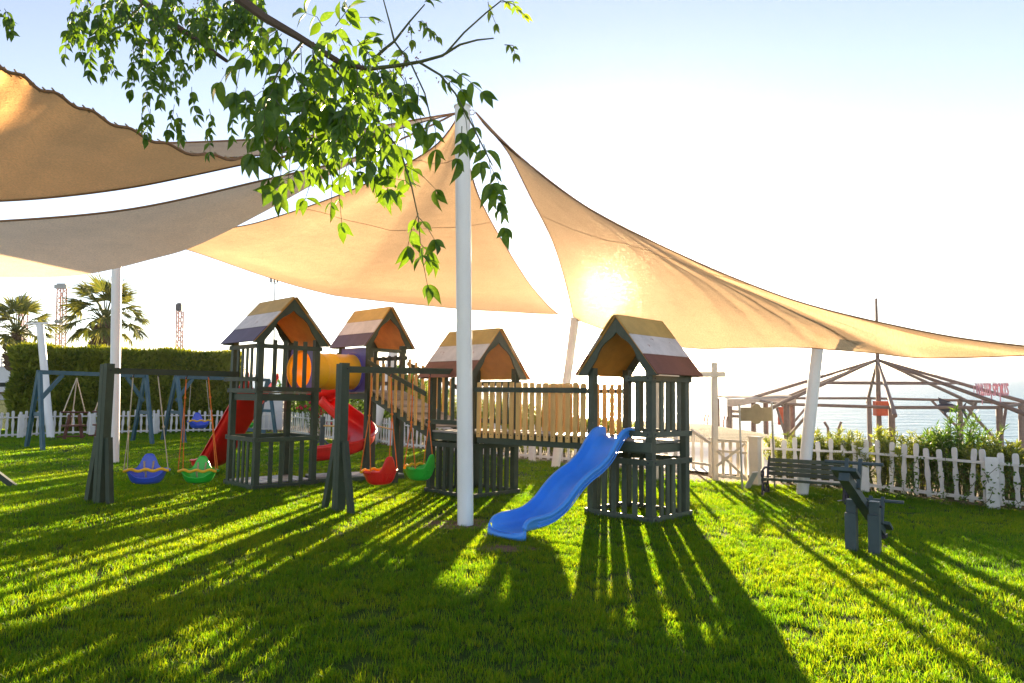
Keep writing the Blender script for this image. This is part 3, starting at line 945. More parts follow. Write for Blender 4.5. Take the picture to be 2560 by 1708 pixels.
# --- right tower, with the blue slide
B4 = G(1630, 1309)
T4 = Tower('play tower with yellow, white and rust roof above the blue slide', B4, 0.93, 0.80, 0.90, 0.70, 1.66, 2.36, 'AB', mat=GREEN2)
for f in ('AB', 'BC', 'AD', 'CD'): T4.panel(f, 0.0, 0.70, 4)
for f in ('BC', 'CD'): T4.panel(f, 0.955, 1.66, 4, over=-0.02)
T4.panel('AB', 0.955, 1.66, 1, t0=0.05, t1=0.36, rt0=-0.02, rt1=0.36)
T4.t.part('joist', MB().beam(T4.P(0, -0.005, .84), T4.P(.93, -0.005, .84), 0.026, 0.11), GREEN2)
# --- centre tower, half behind the pole
B3 = G(1172, 1249)
T3 = Tower('play tower half hidden by the tall white pole, with flaking rust roof edge', B3, 0.93, 0.95, 0.90, 0.74, 1.70, 2.34, 'BC', mat=GREEN)
for f in ('AB', 'BC', 'AD', 'CD'): T3.panel(f, 0.0, 0.74, 4 if f != 'BC' else 5)
T3.panel('AB', 0.99, 1.73, 4)
T3.panel('CD', 0.99, 1.62, 4)
# --- left tower, with the straight red slide
B1 = G(633, 1226)
T1 = Tower('play tower with yellow, white and plum roof beside the left swings', B1, 0.95, 1.0, 1.42, 0.75, 2.13, 2.83, 'BC', bands=(ROOF_O, ROOF_W, ROOF_P), mat=GREEN)
for f in ('AB', 'BC', 'AD', 'CD'):
    if f in ('AB', 'BC'): T1.panel(f, 0.0, 0.75, 4)
T1.rail('CD', 0.04); T1.rail('AD', 0.04); T1.rail('AD', 0.72); T1.rail('CD', 0.72)
T1.panel('BC', 1.425, 2.12, 4, over=0.07)
T1.panel('AB', 1.40, 2.12, 4, over=-0.03)
T1.rail('AB', 1.60, 0.06, -0.02, 1.06, out=0.036)
for k in range(7):
    T1.t.part('plank', MB().box(T1.P(0.95 / 2, 0.08 + 0.14 * k, 0.075), (0.76, 0.125, 0.022), T1.yu), PLANK)
# --- back tower, with violet panel and curved slide
B2 = G(912, 1196)
T2 = Tower('play tower with a violet side panel, at the end of the yellow tunnel', B2, 0.95, 0.78, 1.45, 0.75, 2.16, 2.90, 'BC', bands=(ROOF_O, ROOF_W, ROOF_P), mat=GREEN)
T2.rail('CD', 1.60); T2.rail('CD', 2.05); T2.slats('CD', 1.48, 2.1, 3)
T2.rail('AD', 2.10); T2.rail('BC', 2.16, 0.06, 0.0, None, out=-0.02)

# panels that hold the tunnel
def hole_panel(t_, o, d, n, L, z0, z1, cz, rr, mat, ringmat):
    """square plastic panel with a round hole and a raised rim"""
    c2 = L / 2
    N_ = 40
    m1 = MB()
    outer, inner = [], []
    for k in range(N_):
        an = 2 * math.pi * k / N_
        cx, sz = math.cos(an), math.sin(an)
        sc = 1e9
        for lim, comp in ((L - c2, cx), (-c2, cx), (z1 - cz, sz), (z0 - cz, sz)):
            if abs(comp) > 1e-6 and lim / comp > 0: sc = min(sc, lim / comp)
        outer.append((c2 + cx * sc, cz + sz * sc)); inner.append((c2 + cx * rr, cz + sz * rr))
    for depth in (0.0, 0.03):
        m1.v += [o + d * p[0] + ZV * p[1] + n * depth for p in outer] + [o + d * p[0] + ZV * p[1] + n * depth for p in inner]
    for k in range(N_):
        k2 = (k + 1) % N_
        m1.f.append((k, k2, N_ + k2, N_ + k)); m1.f.append((2 * N_ + k, 3 * N_ + k, 3 * N_ + k2, 2 * N_ + k2))
        m1.f.append((k, 2 * N_ + k, 2 * N_ + k2, k2)); m1.f.append((N_ + k, N_ + k2, 3 * N_ + k2, 3 * N_ + k))
    pn = t_.part('panel', m1, mat, fix=True)
    rim = MB().tube([o + d * (c2 + math.cos(2 * math.pi * k / 36) * (rr + .03)) + ZV * (cz + math.sin(2 * math.pi * k / 36) * (rr + .03)) + n * 0.032 for k in range(37)], 0.028, 8)
    t_.part('rim', rim, mat, parent=pn, smooth=True)
    return pn

o, d, n, L = T2.face('AB')
hole_panel(T2.t, o + d * 0.09 - n * 0.04, d, n, L - 0.13, 1.44, 2.20, 1.78, 0.29, PURPLE, YELLOW)
o, d, n, L = T1.face('CD')
hole_panel(T1.t, o + d * 0.09 - n * 0.05, d, n, L - 0.18, 1.44, 2.12, 1.78, 0.30, PURPLE, YELLOW)

# yellow tunnel
o1, d1, n1, L1 = T1.face('CD'); o2, d2, n2, L2 = T2.face('AB')
ta = o1 + d1 * (0.09 + (L1 - 0.18) / 2) + ZV * 1.76 - n1 * 0.06
tb = o2 + d2 * (0.09 + (L2 - 0.13) / 2) + ZV * 1.78 - n2 * 0.05
axis = (tb - ta).normalized()
t = Thing('crawl_tunnel', 'yellow plastic crawl tunnel joining two of the play towers', 'tunnel', V((ta.x, ta.y, 1.45)))
m1 = MB()
sdv = axis.cross(ZV).normalized(); upv = sdv.cross(axis)
Lt = (tb - ta).length
rad = [(0, .325), (.03, .325), (.032, .30), (.30, .296), (.31, .303), (.32, .296), (.60, .295), (.61, .302), (.62, .295), (Lt - .035, .30), (Lt - .032, .335), (Lt, .335)]
def tun(u, v):
    s_, r_ = rad[int(round(u * (len(rad) - 1)))]
    an = 2 * math.pi * v
    return ta + axis * s_ + (sdv * math.cos(an) + upv * math.sin(an)) * r_
m1.grid(tun, len(rad) - 1, 48, True)
t.part('tube', m1, YELLOW, smooth=True, angle=50, solid=0.012)
for k in range(4):
    an = math.pi * (0.95 + 0.25 * k)
    t.part('seam', MB().beam(ta + axis * .04 + (sdv * math.cos(an) + upv * math.sin(an)) * .299, tb - axis * .05 + (sdv * math.cos(an) + upv * math.sin(an)) * .299, 0.012, 0.006, up=sdv * math.cos(an) + upv * math.sin(an)), YELLOW)
for k in range(10):
    an = 2 * math.pi * k / 10
    t.part('bolt', MB().ball(tb - axis * .034 + (sdv * math.cos(an) + upv * math.sin(an)) * .317, .008, 6), IRON, smooth=True)

# ------------------------------------------------------------------ plank bridges
def bridge(name, label, Pn0, Pn1, Pf0, Pf1, z0, z1, n, base_drop, sl_h, nplank, slat_up, railz, far_n=None, sw=0.058):
    """near side Pn0-Pn1, far side Pf0-Pf1, deck height z0 -> z1"""
    t_ = Thing(name, label, 'bridge', V((Pn0.x, Pn0.y, min(z0, z1) - 0.1)))
    def pt(a_, b_, k, dz): return V((a_.x + (b_.x - a_.x) * k, a_.y + (b_.y - a_.y) * k, z0 + (z1 - z0) * k + dz))
    for side, (a_, b_), cnt in (('n', (Pn0, Pn1), n), ('f', (Pf0, Pf1), far_n or n)):
        dr = (b_ - a_); dr.z = 0; dr.normalize()
        nn = V((-dr.y, dr.x, 0))
        if nn.dot(Pf0 - Pn0) > 0: nn = -nn
        if side == 'f': nn = -nn
        t_.part('stringer', MB().beam(pt(a_, b_, 0, -0.075), pt(a_, b_, 1, -0.075), 0.035, 0.13), GREEN)
        t_.part('handrail', MB().beam(pt(a_, b_, -0.005, railz) + nn * 0.079, pt(a_, b_, 1.005, railz) + nn * 0.079, 0.026, 0.065), GREEN)
        yaw = math.atan2(dr.y, dr.x)
        for k in range(cnt):
            q = pt(a_, b_, (k + 0.5) / cnt, 0) + nn * (0.055 if side == 'n' else 0.055)
            sl = t_.part('slat', MB().box(q + ZV * (slat_up - sl_h / 2 + random.uniform(-.006, .006)), (sw, 0.018, sl_h), yaw), SLAT_Y)
            for dz in (slat_up - 0.10, slat_up - sl_h + 0.05):
                t_.part('screw', MB().box(q + nn * 0.011 + ZV * dz, (0.012, 0.006, 0.012), yaw), BROWN, parent=sl)
    for k in range(nplank):
        k0, k1 = k / nplank, (k + 0.93) / nplank
        q4 = [pt(Pn0, Pn1, k0, 0.0), pt(Pn0, Pn1, k1, 0.0), pt(Pf0, Pf1, k1, 0.0), pt(Pf0, Pf1, k0, 0.0)]
        t_.part('plank', MB().box8(q4 + [p + ZV * 0.024 for p in q4]), PLANK, fix=True)
    return t_

# T3 (BC face) -> T4 (AD face)
o3, d3, n3, L3 = T3.face('BC'); o4, d4, n4, L4 = T4.face('AD')
bridge('plank_bridge', 'level bridge with yellow slat sides leading to the blue-slide tower',
       o3 + d3 * 0.10 + n3 * 0.05, o4 + d4 * 0.06 + n4 * 0.03, o3 + d3 * 0.80 + n3 * 0.05, o4 + d4 * 0.72 + n4 * 0.03,
       0.90, 0.90, 16, 0, 0.74, 16, 0.68, 0.585, sw=0.064)
# T2 (BC face) -> T3 (AD face): ramp
o2, d2, n2, L2 = T2.face('BC'); o3, d3, n3, L3 = T3.face('AD')
ramp_t = bridge('plank_ramp', 'sloping ramp with yellow slat sides below the violet-panel tower',
       o2 + d2 * 0.06 + n2 * 0.03, o3 + d3 * 0.06 + n3 * 0.03, o2 + d2 * 0.72 + n2 * 0.03, o3 + d3 * 0.80 + n3 * 0.03,
       1.45, 0.92, 9, 0, 0.66, 14, 0.60, 0.50, sw=0.066)
for (a_, b_) in ((o2 + d2 * 0.06, o3 + d3 * 0.06), (o2 + d2 * 0.70, o3 + d3 * 0.78)):
    q = a_.lerp(b_, 0.47)
    ramp_t.part('leg', MB().box(V((q.x, q.y, 0.55)), (0.075, 0.075, 1.12), 0.785), GREEN)
q0, q1 = o2 + d2 * 0.06 + n2 * 0.35, o2 + d2 * 0.70 + n2 * 0.35
for k in range(5):                       # cleats across the ramp
    kk = 0.12 + 0.19 * k
    a_ = (o2 + d2 * 0.07 + n2 * .03).lerp(o3 + d3 * .07 + n3 * .03, kk); b_ = (o2 + d2 * 0.71 + n2 * .03).lerp(o3 + d3 * .79 + n3 * .03, kk)
    zz = 1.45 + (0.92 - 1.45) * kk + 0.035
    ramp_t.part('cleat', MB().beam(V((a_.x, a_.y, zz)), V((b_.x, b_.y, zz)), 0.03, 0.025), PLANK)

# low plank walkway on the grass between left and back towers
wk = Thing('plank_walkway', 'low grey plank walkway on the grass beneath the tunnel', 'walkway', G(780, 1210))
w0, w1 = T1.P(0.12, 1.02, 0), G(1010, 1199)
wd = (w1 - w0); wd.z = 0; wl = wd.length; wd.normalize(); wn_ = V((-wd.y, wd.x, 0))
for k in range(6):
    o_ = w0 + wn_ * (0.06 + 0.095 * k) + ZV * 0.085
    wk.part('plank', MB().beam(o_ + wd * 0.03, o_ + wd * (wl - 0.01 * (k % 3)), 0.088, 0.024), PLANK)
wk.part('edge_board', MB().beam(w0 + wd * 0.03 + ZV * 0.035, w0 + wd * wl + ZV * 0.035, 0.025, 0.07), GREEN)
wk.part('edge_board', MB().beam(w0 + wd * 0.03 + wn_ * 0.6 + ZV * 0.035, w0 + wd * wl + wn_ * 0.6 + ZV * 0.035, 0.025, 0.07), GREEN)

# ------------------------------------------------------------------ slides
def catmull(P, n):
    out = []
    for s in range(n + 1):
        q = s / n * (len(P) - 1)
        i = min(int(q), len(P) - 2); k = q - i
        p0, p1, p2, p3 = P[max(i - 1, 0)], P[i], P[i + 1], P[min(i + 2, len(P) - 1)]
        out.append(0.5 * ((2 * p1) + (p2 - p0) * k + (2 * p0 - 5 * p1 + 4 * p2 - p3) * k * k + (3 * p1 - p0 - 3 * p2 + p3) * k ** 3))
    return out

def trough(path, half, wall, n=60, lat=None, flat_rim=0.03, end_close=True, scale_fn=None):
    """open chute: cross-section swept along a path; wall = height of sides"""
    P = catmull(path, n)
    sec = []
    for k in range(17):
        a = math.pi * k / 16
        x = -math.cos(a)
        y = 1 - math.sin(a) ** 0.35
        sec.append((math.copysign(abs(x) ** 0.75, x) * half, y * wall))
    sec = [(-half - flat_rim, wall - 0.03), (-half - flat_rim * 0.85, wall - 0.004), (-half - flat_rim * 0.4, wall + 0.004)] + sec + [(half + flat_rim * 0.4, wall + 0.004), (half + flat_rim * 0.85, wall - 0.004), (half + flat_rim, wall - 0.03)]
    m = MB()
    ns = len(sec)
    for i, p in enumerate(P):
        t_ = (P[min(i + 1, n)] - P[max(i - 1, 0)]).normalized()
        l_ = V((t_.y, -t_.x, 0)).normalized() if lat is None else V(lat)
        up = l_.cross(t_)
        if up.z < 0: up = -up
        k = scale_fn(i / n) if scale_fn else (1, 1)
        for (x, y) in sec:
            m.v.append(p + l_ * (x * k[0]) + up * (y * k[1]))
    for i in range(n):
        for j in range(ns - 1):
            a = i * ns + j
            m.f.append((a, a + 1, a + ns + 1, a + ns))
    return m

# blue slide: out of the AB face of the right tower
oA, dA, nA, LA = T4.face('AB')
c0 = oA + dA * 0.50 + nA * (-0.06)
sdir = nA
prof = [(0.0, .925), (.10, .915), (.21, .84), (.40, .645), (.59, .525), (.76, .455), (.93, .36), (1.14, .195), (1.35, .095), (1.54, .062), (1.76, .055), (1.85, .05)]
bpath = [V((c0.x, c0.y, 0)) + sdir * s_ + ZV * z_ for s_, z_ in prof]
tb_ = Thing('playground_slide', 'wavy blue plastic slide running down to the grass', 'slide', V((bpath[-1].x, bpath[-1].y, 0)))
def bsc(u):
    if u > 0.86: return (1 + 0.10 * (u - .86) / .14, 1 - 0.55 * ((u - .86) / .14) ** 2)
    if u < 0.12: return (1.0, 1.0 - 0.30 * (1 - u / .12))
    return (1, 1)
lat_b = V((sdir.y, -sdir.x, 0))
m1 = trough(bpath, 0.20, 0.15, 80, lat_b, 0.035, scale_fn=bsc)
tb_.part('chute', m1, BLUE, smooth=True, angle=60, solid=0.012)
# rounded front lip
e = bpath[-1]
lipm = MB()
def lip(u, v):
    an = -0.5 * math.pi + math.pi * u
    w_ = 0.262
    c = e + lat_b * (math.sin(an) * w_) + sdir * (0.0 + 0.09 * math.cos(an))
    h = 0.115 - 0.065 * math.cos(an) ** 0.7
    tt = v
    return c + sdir * (0.02 * math.sin(math.pi * tt) * math.cos(an)) + ZV * (-0.045 + h * (1 - tt))
lipm.grid(lip, 24, 6)
def floor_l(u, v):
    an = -0.5 * math.pi + math.pi * u
    return e + lat_b * (math.sin(an) * 0.262 * v) + sdir * (0.09 * math.cos(an) * v) + ZV * (-0.004 + (0.074 - 0.065 * math.cos(an) ** 0.7) * v ** 6)
lipm.grid(floor_l, 24, 8)
tb_.part('lip', lipm, BLUE, smooth=True, angle=70)
# grooves moulded along the outside of the chute
for s_ in (-1, 1):
    for dz in (0.045, 0.085):
        pts = []
        P = catmull(bpath, 60)
        for i, p in enumerate(P[4:52]):
            pts.append(p + lat_b * (s_ * 0.205) + ZV * dz)
        tb_.part('rib', MB().tube(pts, 0.007, 6), BLUE, smooth=True)

# straight red slide from the left tower
oD, dD, nD, LD = T1.face('AD')
c0 = oD + dD * 0.5 - nD * 0.08
prof = [(0.0, 1.45), (.12, 1.44), (.25, 1.34), (.6, 1.04), (1.0, .70), (1.4, .36), (1.68, .16), (1.9, .09), (2.12, .07)]
rpath = [V((c0.x, c0.y, 0)) + nD * s_ + ZV * z_ for s_, z_ in prof]
tr_ = Thing('playground_slide', 'straight red plastic slide on the far side of the left tower', 'slide', V((rpath[-1].x, rpath[-1].y, 0)))
lat_r = V((nD.y, -nD.x, 0))
tr_.part('chute', trough(rpath, 0.235, 0.14, 60, lat_r, 0.03, scale_fn=lambda u: (1, 1 + (0.9 * max(0, 1 - u / .12)))), RED, smooth=True, angle=60, solid=0.012)
# curved red slide from the back tower
oc, dc, nc, Lc = T2.face('AD')
s0 = oc + dc * 0.42 + nc * 0.0
px = [s0 + ZV * 1.47, s0 + nc * 0.30 + ZV * 1.40, At(806, 1003, 13.5), At(842, 1040, 13.35), At(888, 1078, 13.0), At(902, 1108, 12.5), At(876, 1132, 12.1), At(830, 1147, 11.95), At(784, 1153, 11.9)]
tc_ = Thing('playground_slide', 'curved red plastic slide winding down behind the centre swing post', 'slide', V((px[-1].x, px[-1].y, 0)))
tc_.part('chute', trough(px, 0.235, 0.22, 70, None, 0.03), RED, smooth=True, angle=60, solid=0.014)
pe = px[-2]
tc_.part('leg', MB().tube([V((pe.x + .0, pe.y, -0.03)), V((pe.x, pe.y, pe.z - 0.005))], 0.035, 12), BROWN, smooth=True)

# ================================================================== swing frames and swings
def post_frame(label, base, h, beam_end, yaw, beam_z, spread=(0.36, 0.42)):
    """doubled upright with two raking legs and a long beam"""
    t_ = Thing('swing_frame', label, 'swing frame', base)
    ex = V((math.cos(yaw), math.sin(yaw), 0)); ey = V((-math.sin(yaw), math.cos(yaw), 0))
    for s_ in (-1, 1):
        t_.part('post', MB().box(base + ey * (0.036 * s_) + ZV * (h / 2 - 0.02), (0.105, 0.066, h + 0.04 - (0.0 if s_ < 0 else 0.02)), yaw), GREEN)
    tops = base + ZV * (h * 0.47)
    for s_, sp in ((-1, spread[0]), (1, spread[1])):
        foot = base + ex * (0.0) + ey * (s_ * sp) - ZV * 0.03
        t_.part('leg', MB().beam(foot, tops + ey * (s_ * 0.10), 0.075, 0.06, up=ex), GREEN)
    p = V((base.x, base.y, beam_z))
    d = (beam_end - p).normalized()
    t_.part('beam', MB().beam(p + d * 0.06, beam_end, 0.055, 0.078), GREEN)
    t_.part('bolt', MB().ball(p + ZV * 0.0 + V((0.07, -0.05, 0.01)), 0.012, 6), IRON)
    return t_, p

SWL = G(249, 1259)
zL = At(267, 927, SWL.y).z
endL = At(596, 936, 10.65)
post_frame('dark green swing frame on the left, two baby swings on its beam', SWL, At(249, 909, SWL.y).z, endL, 1.11, zL, (0.20, 0.24))
SWC = G(846, 1279)
zC = At(885, 924, SWC.y).z
endC = At(1131, 929, 9.95)
post_frame('dark green swing frame in the middle, its legs in front of the walkway', SWC, At(866, 908, SWC.y).z, endC, 0.75, zC, (0.30, 0.34))

def seat_mesh():
    m = MB()
    nt_, nr = 48, 9
    def rim(th):
        # th=0 at the back (-y), pi at the front
        a = (th + math.pi) % (2 * math.pi) - math.pi
        back = math.exp(-(a / 0.50) ** 4)
        side = math.exp(-((abs(a) - 1.35) / 0.75) ** 4)
        front = math.exp(-((abs(a) - math.pi) / 0.75) ** 4)
        return 0.165 + 0.20 * back + 0.02 * side - 0.075 * front
    def fn(u, v):
        th = 2 * math.pi * v
        if u < 0.35:
            k = u / 0.35
            rx, ry, z = 0.13 * k, 0.10 * k, 0.012 * k * k
        else:
            k = (u - 0.35) / 0.65
            rx = 0.13 + 0.085 * math.sin(k * math.pi / 2) ** 0.9
            ry = 0.10 + 0.065 * math.sin(k * math.pi / 2) ** 0.9
            h = rim(th)
            z = 0.012 + (h - 0.012) * (1 - math.cos(k * math.pi / 2)) ** 0.8
            a = (th + math.pi) % (2 * math.pi) - math.pi
            back = math.exp(-(a / 0.62) ** 4)
            if k > 0.6:                           # lip flares outwards at the sides
                fl = ((k - 0.6) / 0.4) ** 2
                rx += 0.030 * fl * (1 - back); ry += 0.014 * fl * (1 - back)
            rx -= 0.05 * back * k * (0.25)
        return V((math.sin(th) * rx, -math.cos(th) * ry, z))
    m.grid(fn, nr * 2, nt_, True)
    return m

def xform(m, c, yaw, s=1.0, pitch=0.0):
    M = Matrix.Translation(c) @ Matrix.Rotation(yaw, 4, 'Z') @ Matrix.Rotation(pitch, 4, 'X') @ Matrix.Scale(s, 4)
    o = MB(); o.v = [M @ p for p in m.v]; o.f = m.f
    return o, M

SEAT = seat_mesh()
def baby_swing(label, c, yaw, hooks, mat, rope, s=1.0, bar=YELLOW, split=0.55, pitch=0.0, group=None, straps=True):
    """c: lowest point of the bucket; yaw: direction of the front (+y turned by yaw); hooks: two points on the beam"""
    t_ = Thing('baby_swing', label, 'swing', c, group)
    m, M = xform(SEAT, c, yaw, s, pitch)
    st = t_.part('seat', m, mat, smooth=True, angle=180, solid=0.014 * s)
    # moulded side handles
    for sd in (-1, 1):
        hm, _ = xform(MB().ball((sd * 0.242, -0.02, 0.165), (0.030, 0.055, 0.018), 10), c, yaw, s, pitch)
        t_.part('side_lug', hm, mat, smooth=True, angle=180)
    bar_pts = []
    for k in range(25):
        x = -0.255 + 0.51 * k / 24
        z = 0.185 + 0.012 * math.cos(x / 0.255 * 3 * math.pi) - 0.006
        y = 0.135 - 0.05 * (x / 0.255) ** 2
        bar_pts.append((x, y, z))
    bm, _ = xform(MB().tube(bar_pts, 0.019, 8), c, yaw, s, pitch)
    t_.part('safety_bar', bm, bar, smooth=True)
    if straps:
        for x in (-0.055, 0.055):
            sm_, _ = xform(MB().beam((x, -0.142, 0.27), (x * 0.8, -0.115, 0.13), 0.022, 0.006, up=(0, 1, 0)), c, yaw, s, pitch)
            t_.part('strap', sm_, STRAP)
        sm_, _ = xform(MB().beam((0, 0.04, 0.03), (0.0, 0.132, 0.17), 0.022, 0.006, up=(0, 1, 0)), c, yaw, s, pitch)
        t_.part('strap', sm_, STRAP)
    for k in range(9):                        # ribs on the outside of the bucket
        th = -0.9 + 1.8 * k / 8
        pts = [(math.sin(th) * rx, -math.cos(th) * ry, z) for rx, ry, z in ((0.165, 0.126, .028), (0.196, 0.149, .07), (0.212, 0.162, .12), (0.214, 0.1635, .15))]
        rm, _ = xform(MB().tube(pts, 0.006, 5), c, yaw, s, pitch)
        t_.part('rib', rm, mat, parent=st, smooth=True)
    for i, hk in enumerate(hooks):
        sd = -1 if i == 0 else 1
        f_ = M @ V((sd * 0.25, 0.10, 0.185)); b_ = M @ V((sd * 0.235, -0.07, 0.175))
        mid = (f_ + b_) / 2
        kn = hk.lerp(mid, split)
        rp = MB().tube([hk, kn], 0.0085, 6).tube([kn, f_], 0.0065, 6).tube([kn, b_], 0.0065, 6).ball(kn, 0.02, 6)
        t_.part('rope', rp, rope, smooth=True)
        t_.part('hook', MB().tube([hk + V((0, 0, 0.05)), hk + V((0.012, 0, 0.02)), hk - V((0, 0, 0.03))], 0.008, 6), IRON, smooth=True)
    return t_

def hk(x, y, p, q): return OnPlane(x, y, p, q)
pL0 = V((SWL.x, SWL.y, zL)); pC0 = V((SWC.x, SWC.y, zC))
cB = OnPlane(366, 1209, pL0, endL)
baby_swing('blue baby swing with yellow bar, nearest the left swing post', cB, math.pi + 0.35, [hk(395, 940, pL0, endL), hk(333, 939, pL0, endL)], DBLUE, ROPE_W, 1.04)
cG = OnPlane(496, 1207, pL0, endL)
baby_swing('green baby swing with yellow bar, next to the left tower', cG, math.pi + 0.15, [hk(521, 943, pL0, endL), hk(466, 943, pL0, endL)], LGREEN, ROPE_O, 1.0, split=0.22)
cR = OnPlane(950, 1211, pC0, endC)
baby_swing('red baby swing turned away, hanging in the middle', cR, 0.95, [hk(930, 939, pC0, endC), hk(978, 937, pC0, endC)], RED, ROPE_O, 0.98, bar=YELLOW, split=0.42)
cG2 = OnPlane(1047, 1199, pC0, endC)
baby_swing('green baby swing turned away, beside the tall white pole', cG2, 1.15, [hk(1033, 937, pC0, endC), hk(1074, 938, pC0, endC)], LGREEN, ROPE_O, 0.98, bar=YELLOW, split=0.52, pitch=0.1)

# two blue swing sets at the back
def a_frame_set(label, fA, fB, h=1.82):
    """fA, fB: pairs of leg feet"""
    cA = (fA[0] + fA[1]) / 2; cB_ = (fB[0] + fB[1]) / 2
    t_ = Thing('swing_frame', label, 'swing frame', cA)
    tops = []
    dr = (cB_ - cA); dr.z = 0; dr.normalize()
    for c, feet, sgn in ((cA, fA, 1), (cB_, fB, -1)):
        top = V((c.x, c.y, h)); tops.append(top)
        for f_ in feet:
            t_.part('leg', MB().beam(f_ - ZV * 0.03, top + (f_ - c).normalized() * 0.04, 0.10, 0.07, up=dr), BLUEW)
        a_, b_ = feet[0].lerp(top, 0.45), feet[1].lerp(top, 0.45)
        t_.part('tie', MB().beam(a_ + dr * .03, b_ + dr * .03, 0.03, 0.09), BLUEW)
        t_.part('brace', MB().beam(top + dr * (sgn * 0.55) - ZV * 0.05, V((c.x, c.y, h * 0.62)) + dr * (sgn * 0.03), 0.05, 0.09), BLUEW)
    t_.part('beam', MB().beam(tops[0] - dr * 0.05, tops[1] + dr * 0.05, 0.07, 0.10), BLUEW)
    return tops

S1 = a_frame_set('blue wooden swing frame in front of the hedge, left one', [G(66, 1118), G(107, 1127)], [G(331, 1103), G(381, 1112)])
S2 = a_frame_set('blue wooden swing frame half hidden behind the left tower', [G(406, 1101), G(462, 1108)], [G(640, 1088), G(690, 1092)])
cA_ = OnPlane(497, 1071, S2[0], S2[1])
baby_swing('far blue baby swing above the fence, left of the red slide', cA_, math.pi + 0.7, [OnPlane(516, 950, *S2), OnPlane(478, 949, *S2)], DBLUE, ROPE_W, 1.25, split=0.7, straps=False)
cC_ = OnPlane(612, 1073, S2[0], S2[1])
baby_swing('far green baby swing partly behind the red slide', cC_, math.pi + 0.5, [OnPlane(630, 950, *S2), OnPlane(595, 949, *S2)], LGREEN, ROPE_W, 1.25, split=0.7, straps=False)

def horse_swing(label, x, frame):
    top = OnPlane(x, 945, *frame)
    gx = V((top.x, top.y, 0))
    t_ = Thing('wooden_swing', label, 'swing', gx + ZV * 0.22)
    dr = (frame[1] - frame[0]); dr.z = 0; dr.normalize(); nn = V((-dr.y, dr.x, 0))
    for s_ in (-1, 1):
        t_.part('side_board', MB().beam(gx + dr * (s_ * 0.22) + ZV * 0.20, gx + dr * (s_ * 0.12) + ZV * 0.80, 0.07, 0.04, up=nn), BROWN)
    t_.part('seat', MB().box(gx + ZV * 0.52, (0.5, 0.22, 0.04), math.atan2(dr.y, dr.x)), BROWN)
    t_.part('handle', MB().tube([gx - dr * 0.34 + ZV * 0.86, gx + dr * 0.34 + ZV * 0.84], 0.022, 8), BROWN, smooth=True)
    t_.part('foot_bar', MB().tube([gx - dr * 0.40 + ZV * 0.26, gx + dr * 0.30 + ZV * 0.25], 0.018, 8), BROWN, smooth=True)
    for q in (gx - dr * 0.28 + ZV * 0.87, gx + nn * 0.1 + ZV * 0.52, gx + dr * 0.26 + ZV * 0.85):
        t_.part('rope', MB().tube([top, q], 0.013, 6), ROPE_W, smooth=True)
    return t_
horse_swing('brown wooden saddle swing on three ropes, in front of the fence', 192, S1)
horse_swing('brown wooden saddle swing half hidden by the white pole', 268, S1)

# leg of a further frame reaching in at the left edge
single('frame_leg', MB().beam(G(42, 1216) - ZV * 0.03, At(-90, 1122, G(42, 1216).y - 0.2), 0.09, 0.07), GREEN,
       'dark green sloping timber leg at the left edge of the lawn', 'timber leg', G(42, 1216))

# low blue board behind the red slide
bp = G(600, 1102)
t = Thing('rocking_board', 'low dark blue wooden seat behind the foot of the red slide', 'bench', bp)
t.part('board', MB().beam(bp + V((-0.35, 0, 0.22)), bp + V((0.65, 0.15, 0.08)), 0.3, 0.05), BLUEW)
t.part('board', MB().beam(bp + V((-0.3, 0.1, 0.38)), bp + V((0.65, 0.25, 0.26)), 0.1, 0.1), BLUEW)
for x in (-0.15, 0.45):
    t.part('leg', MB().box(bp + V((x, 0.05, 0.08)), (0.07, 0.25, 0.2)), BLUEW)

# exercise bars (three posts, stepped rails)
e1, e2, e3 = G(804, 1126), G(915, 1160), G(993, 1150)
e1 = G(804, 1128); e2 = G(925, 1137); e3 = G(995, 1150)
t = Thing('exercise_bars', 'dark blue posts with thin wooden bars beside the curved slide', 'bars', e1)
for p, h, in ((e1, 0.84), (e2, 1.10), (e3, 0.86)):
    t.part('post', MB().box(p + ZV * (h / 2 - .02), (0.10, 0.10, h + 0.04), 0.5), SLATE)
for s_ in (-1, 1):
    t.part('foot', MB().beam(e1 + V((s_ * 0.32, s_ * 0.05, 0.0)), e1 + V((s_ * 0.03, 0, 0.28)), 0.05, 0.05), SLATE)
t.part('bar', MB().tube([e1 + ZV * 0.62, e2 + ZV * 0.62], 0.02, 8), SLAT_Y, smooth=True)
t.part('bar', MB().tube([e2 + ZV * 0.70, e3 + ZV * 0.62], 0.02, 8), SLAT_Y, smooth=True)

# ================================================================== bench
bl, br = G(1904, 1241), G(2112, 1259)
bd = (br - bl); BL = bd.length; bd.normalize()
bn = V((-bd.y, bd.x, 0))                    # towards the back of the bench
if bn.y < 0: bn = -bn
t = Thing('park_bench', 'dark green slatted bench with cast iron ends by the fence', 'bench', bl)
SH, BH = 0.255, 0.50
for k in range(4):
    q = bl + bn * (0.02 + 0.082 * k) + ZV * (SH - 0.012 * (k > 0) - 0.006 * k)
    t.part('seat_slat', MB().beam(q + bd * 0.0, q + bd * BL, 0.070, 0.022), GREEN)
for k in range(4):
    z = SH + 0.055 + 0.064 * k
    q = bl + bn * (0.335 + 0.022 * k) + ZV * z
    t.part('back_slat', MB().beam(q + bd * 0.02, q + bd * (BL - 0.02), 0.018, 0.056, up=(ZV + bn * 0.35)), GREEN)
def arcpts(o, f, c, r, a0, a1, n=14):
    return [o + f * (c[0] + r * math.cos(a0 + (a1 - a0) * k / n)) + ZV * (c[1] + r * math.sin(a0 + (a1 - a0) * k / n)) for k in range(n + 1)]
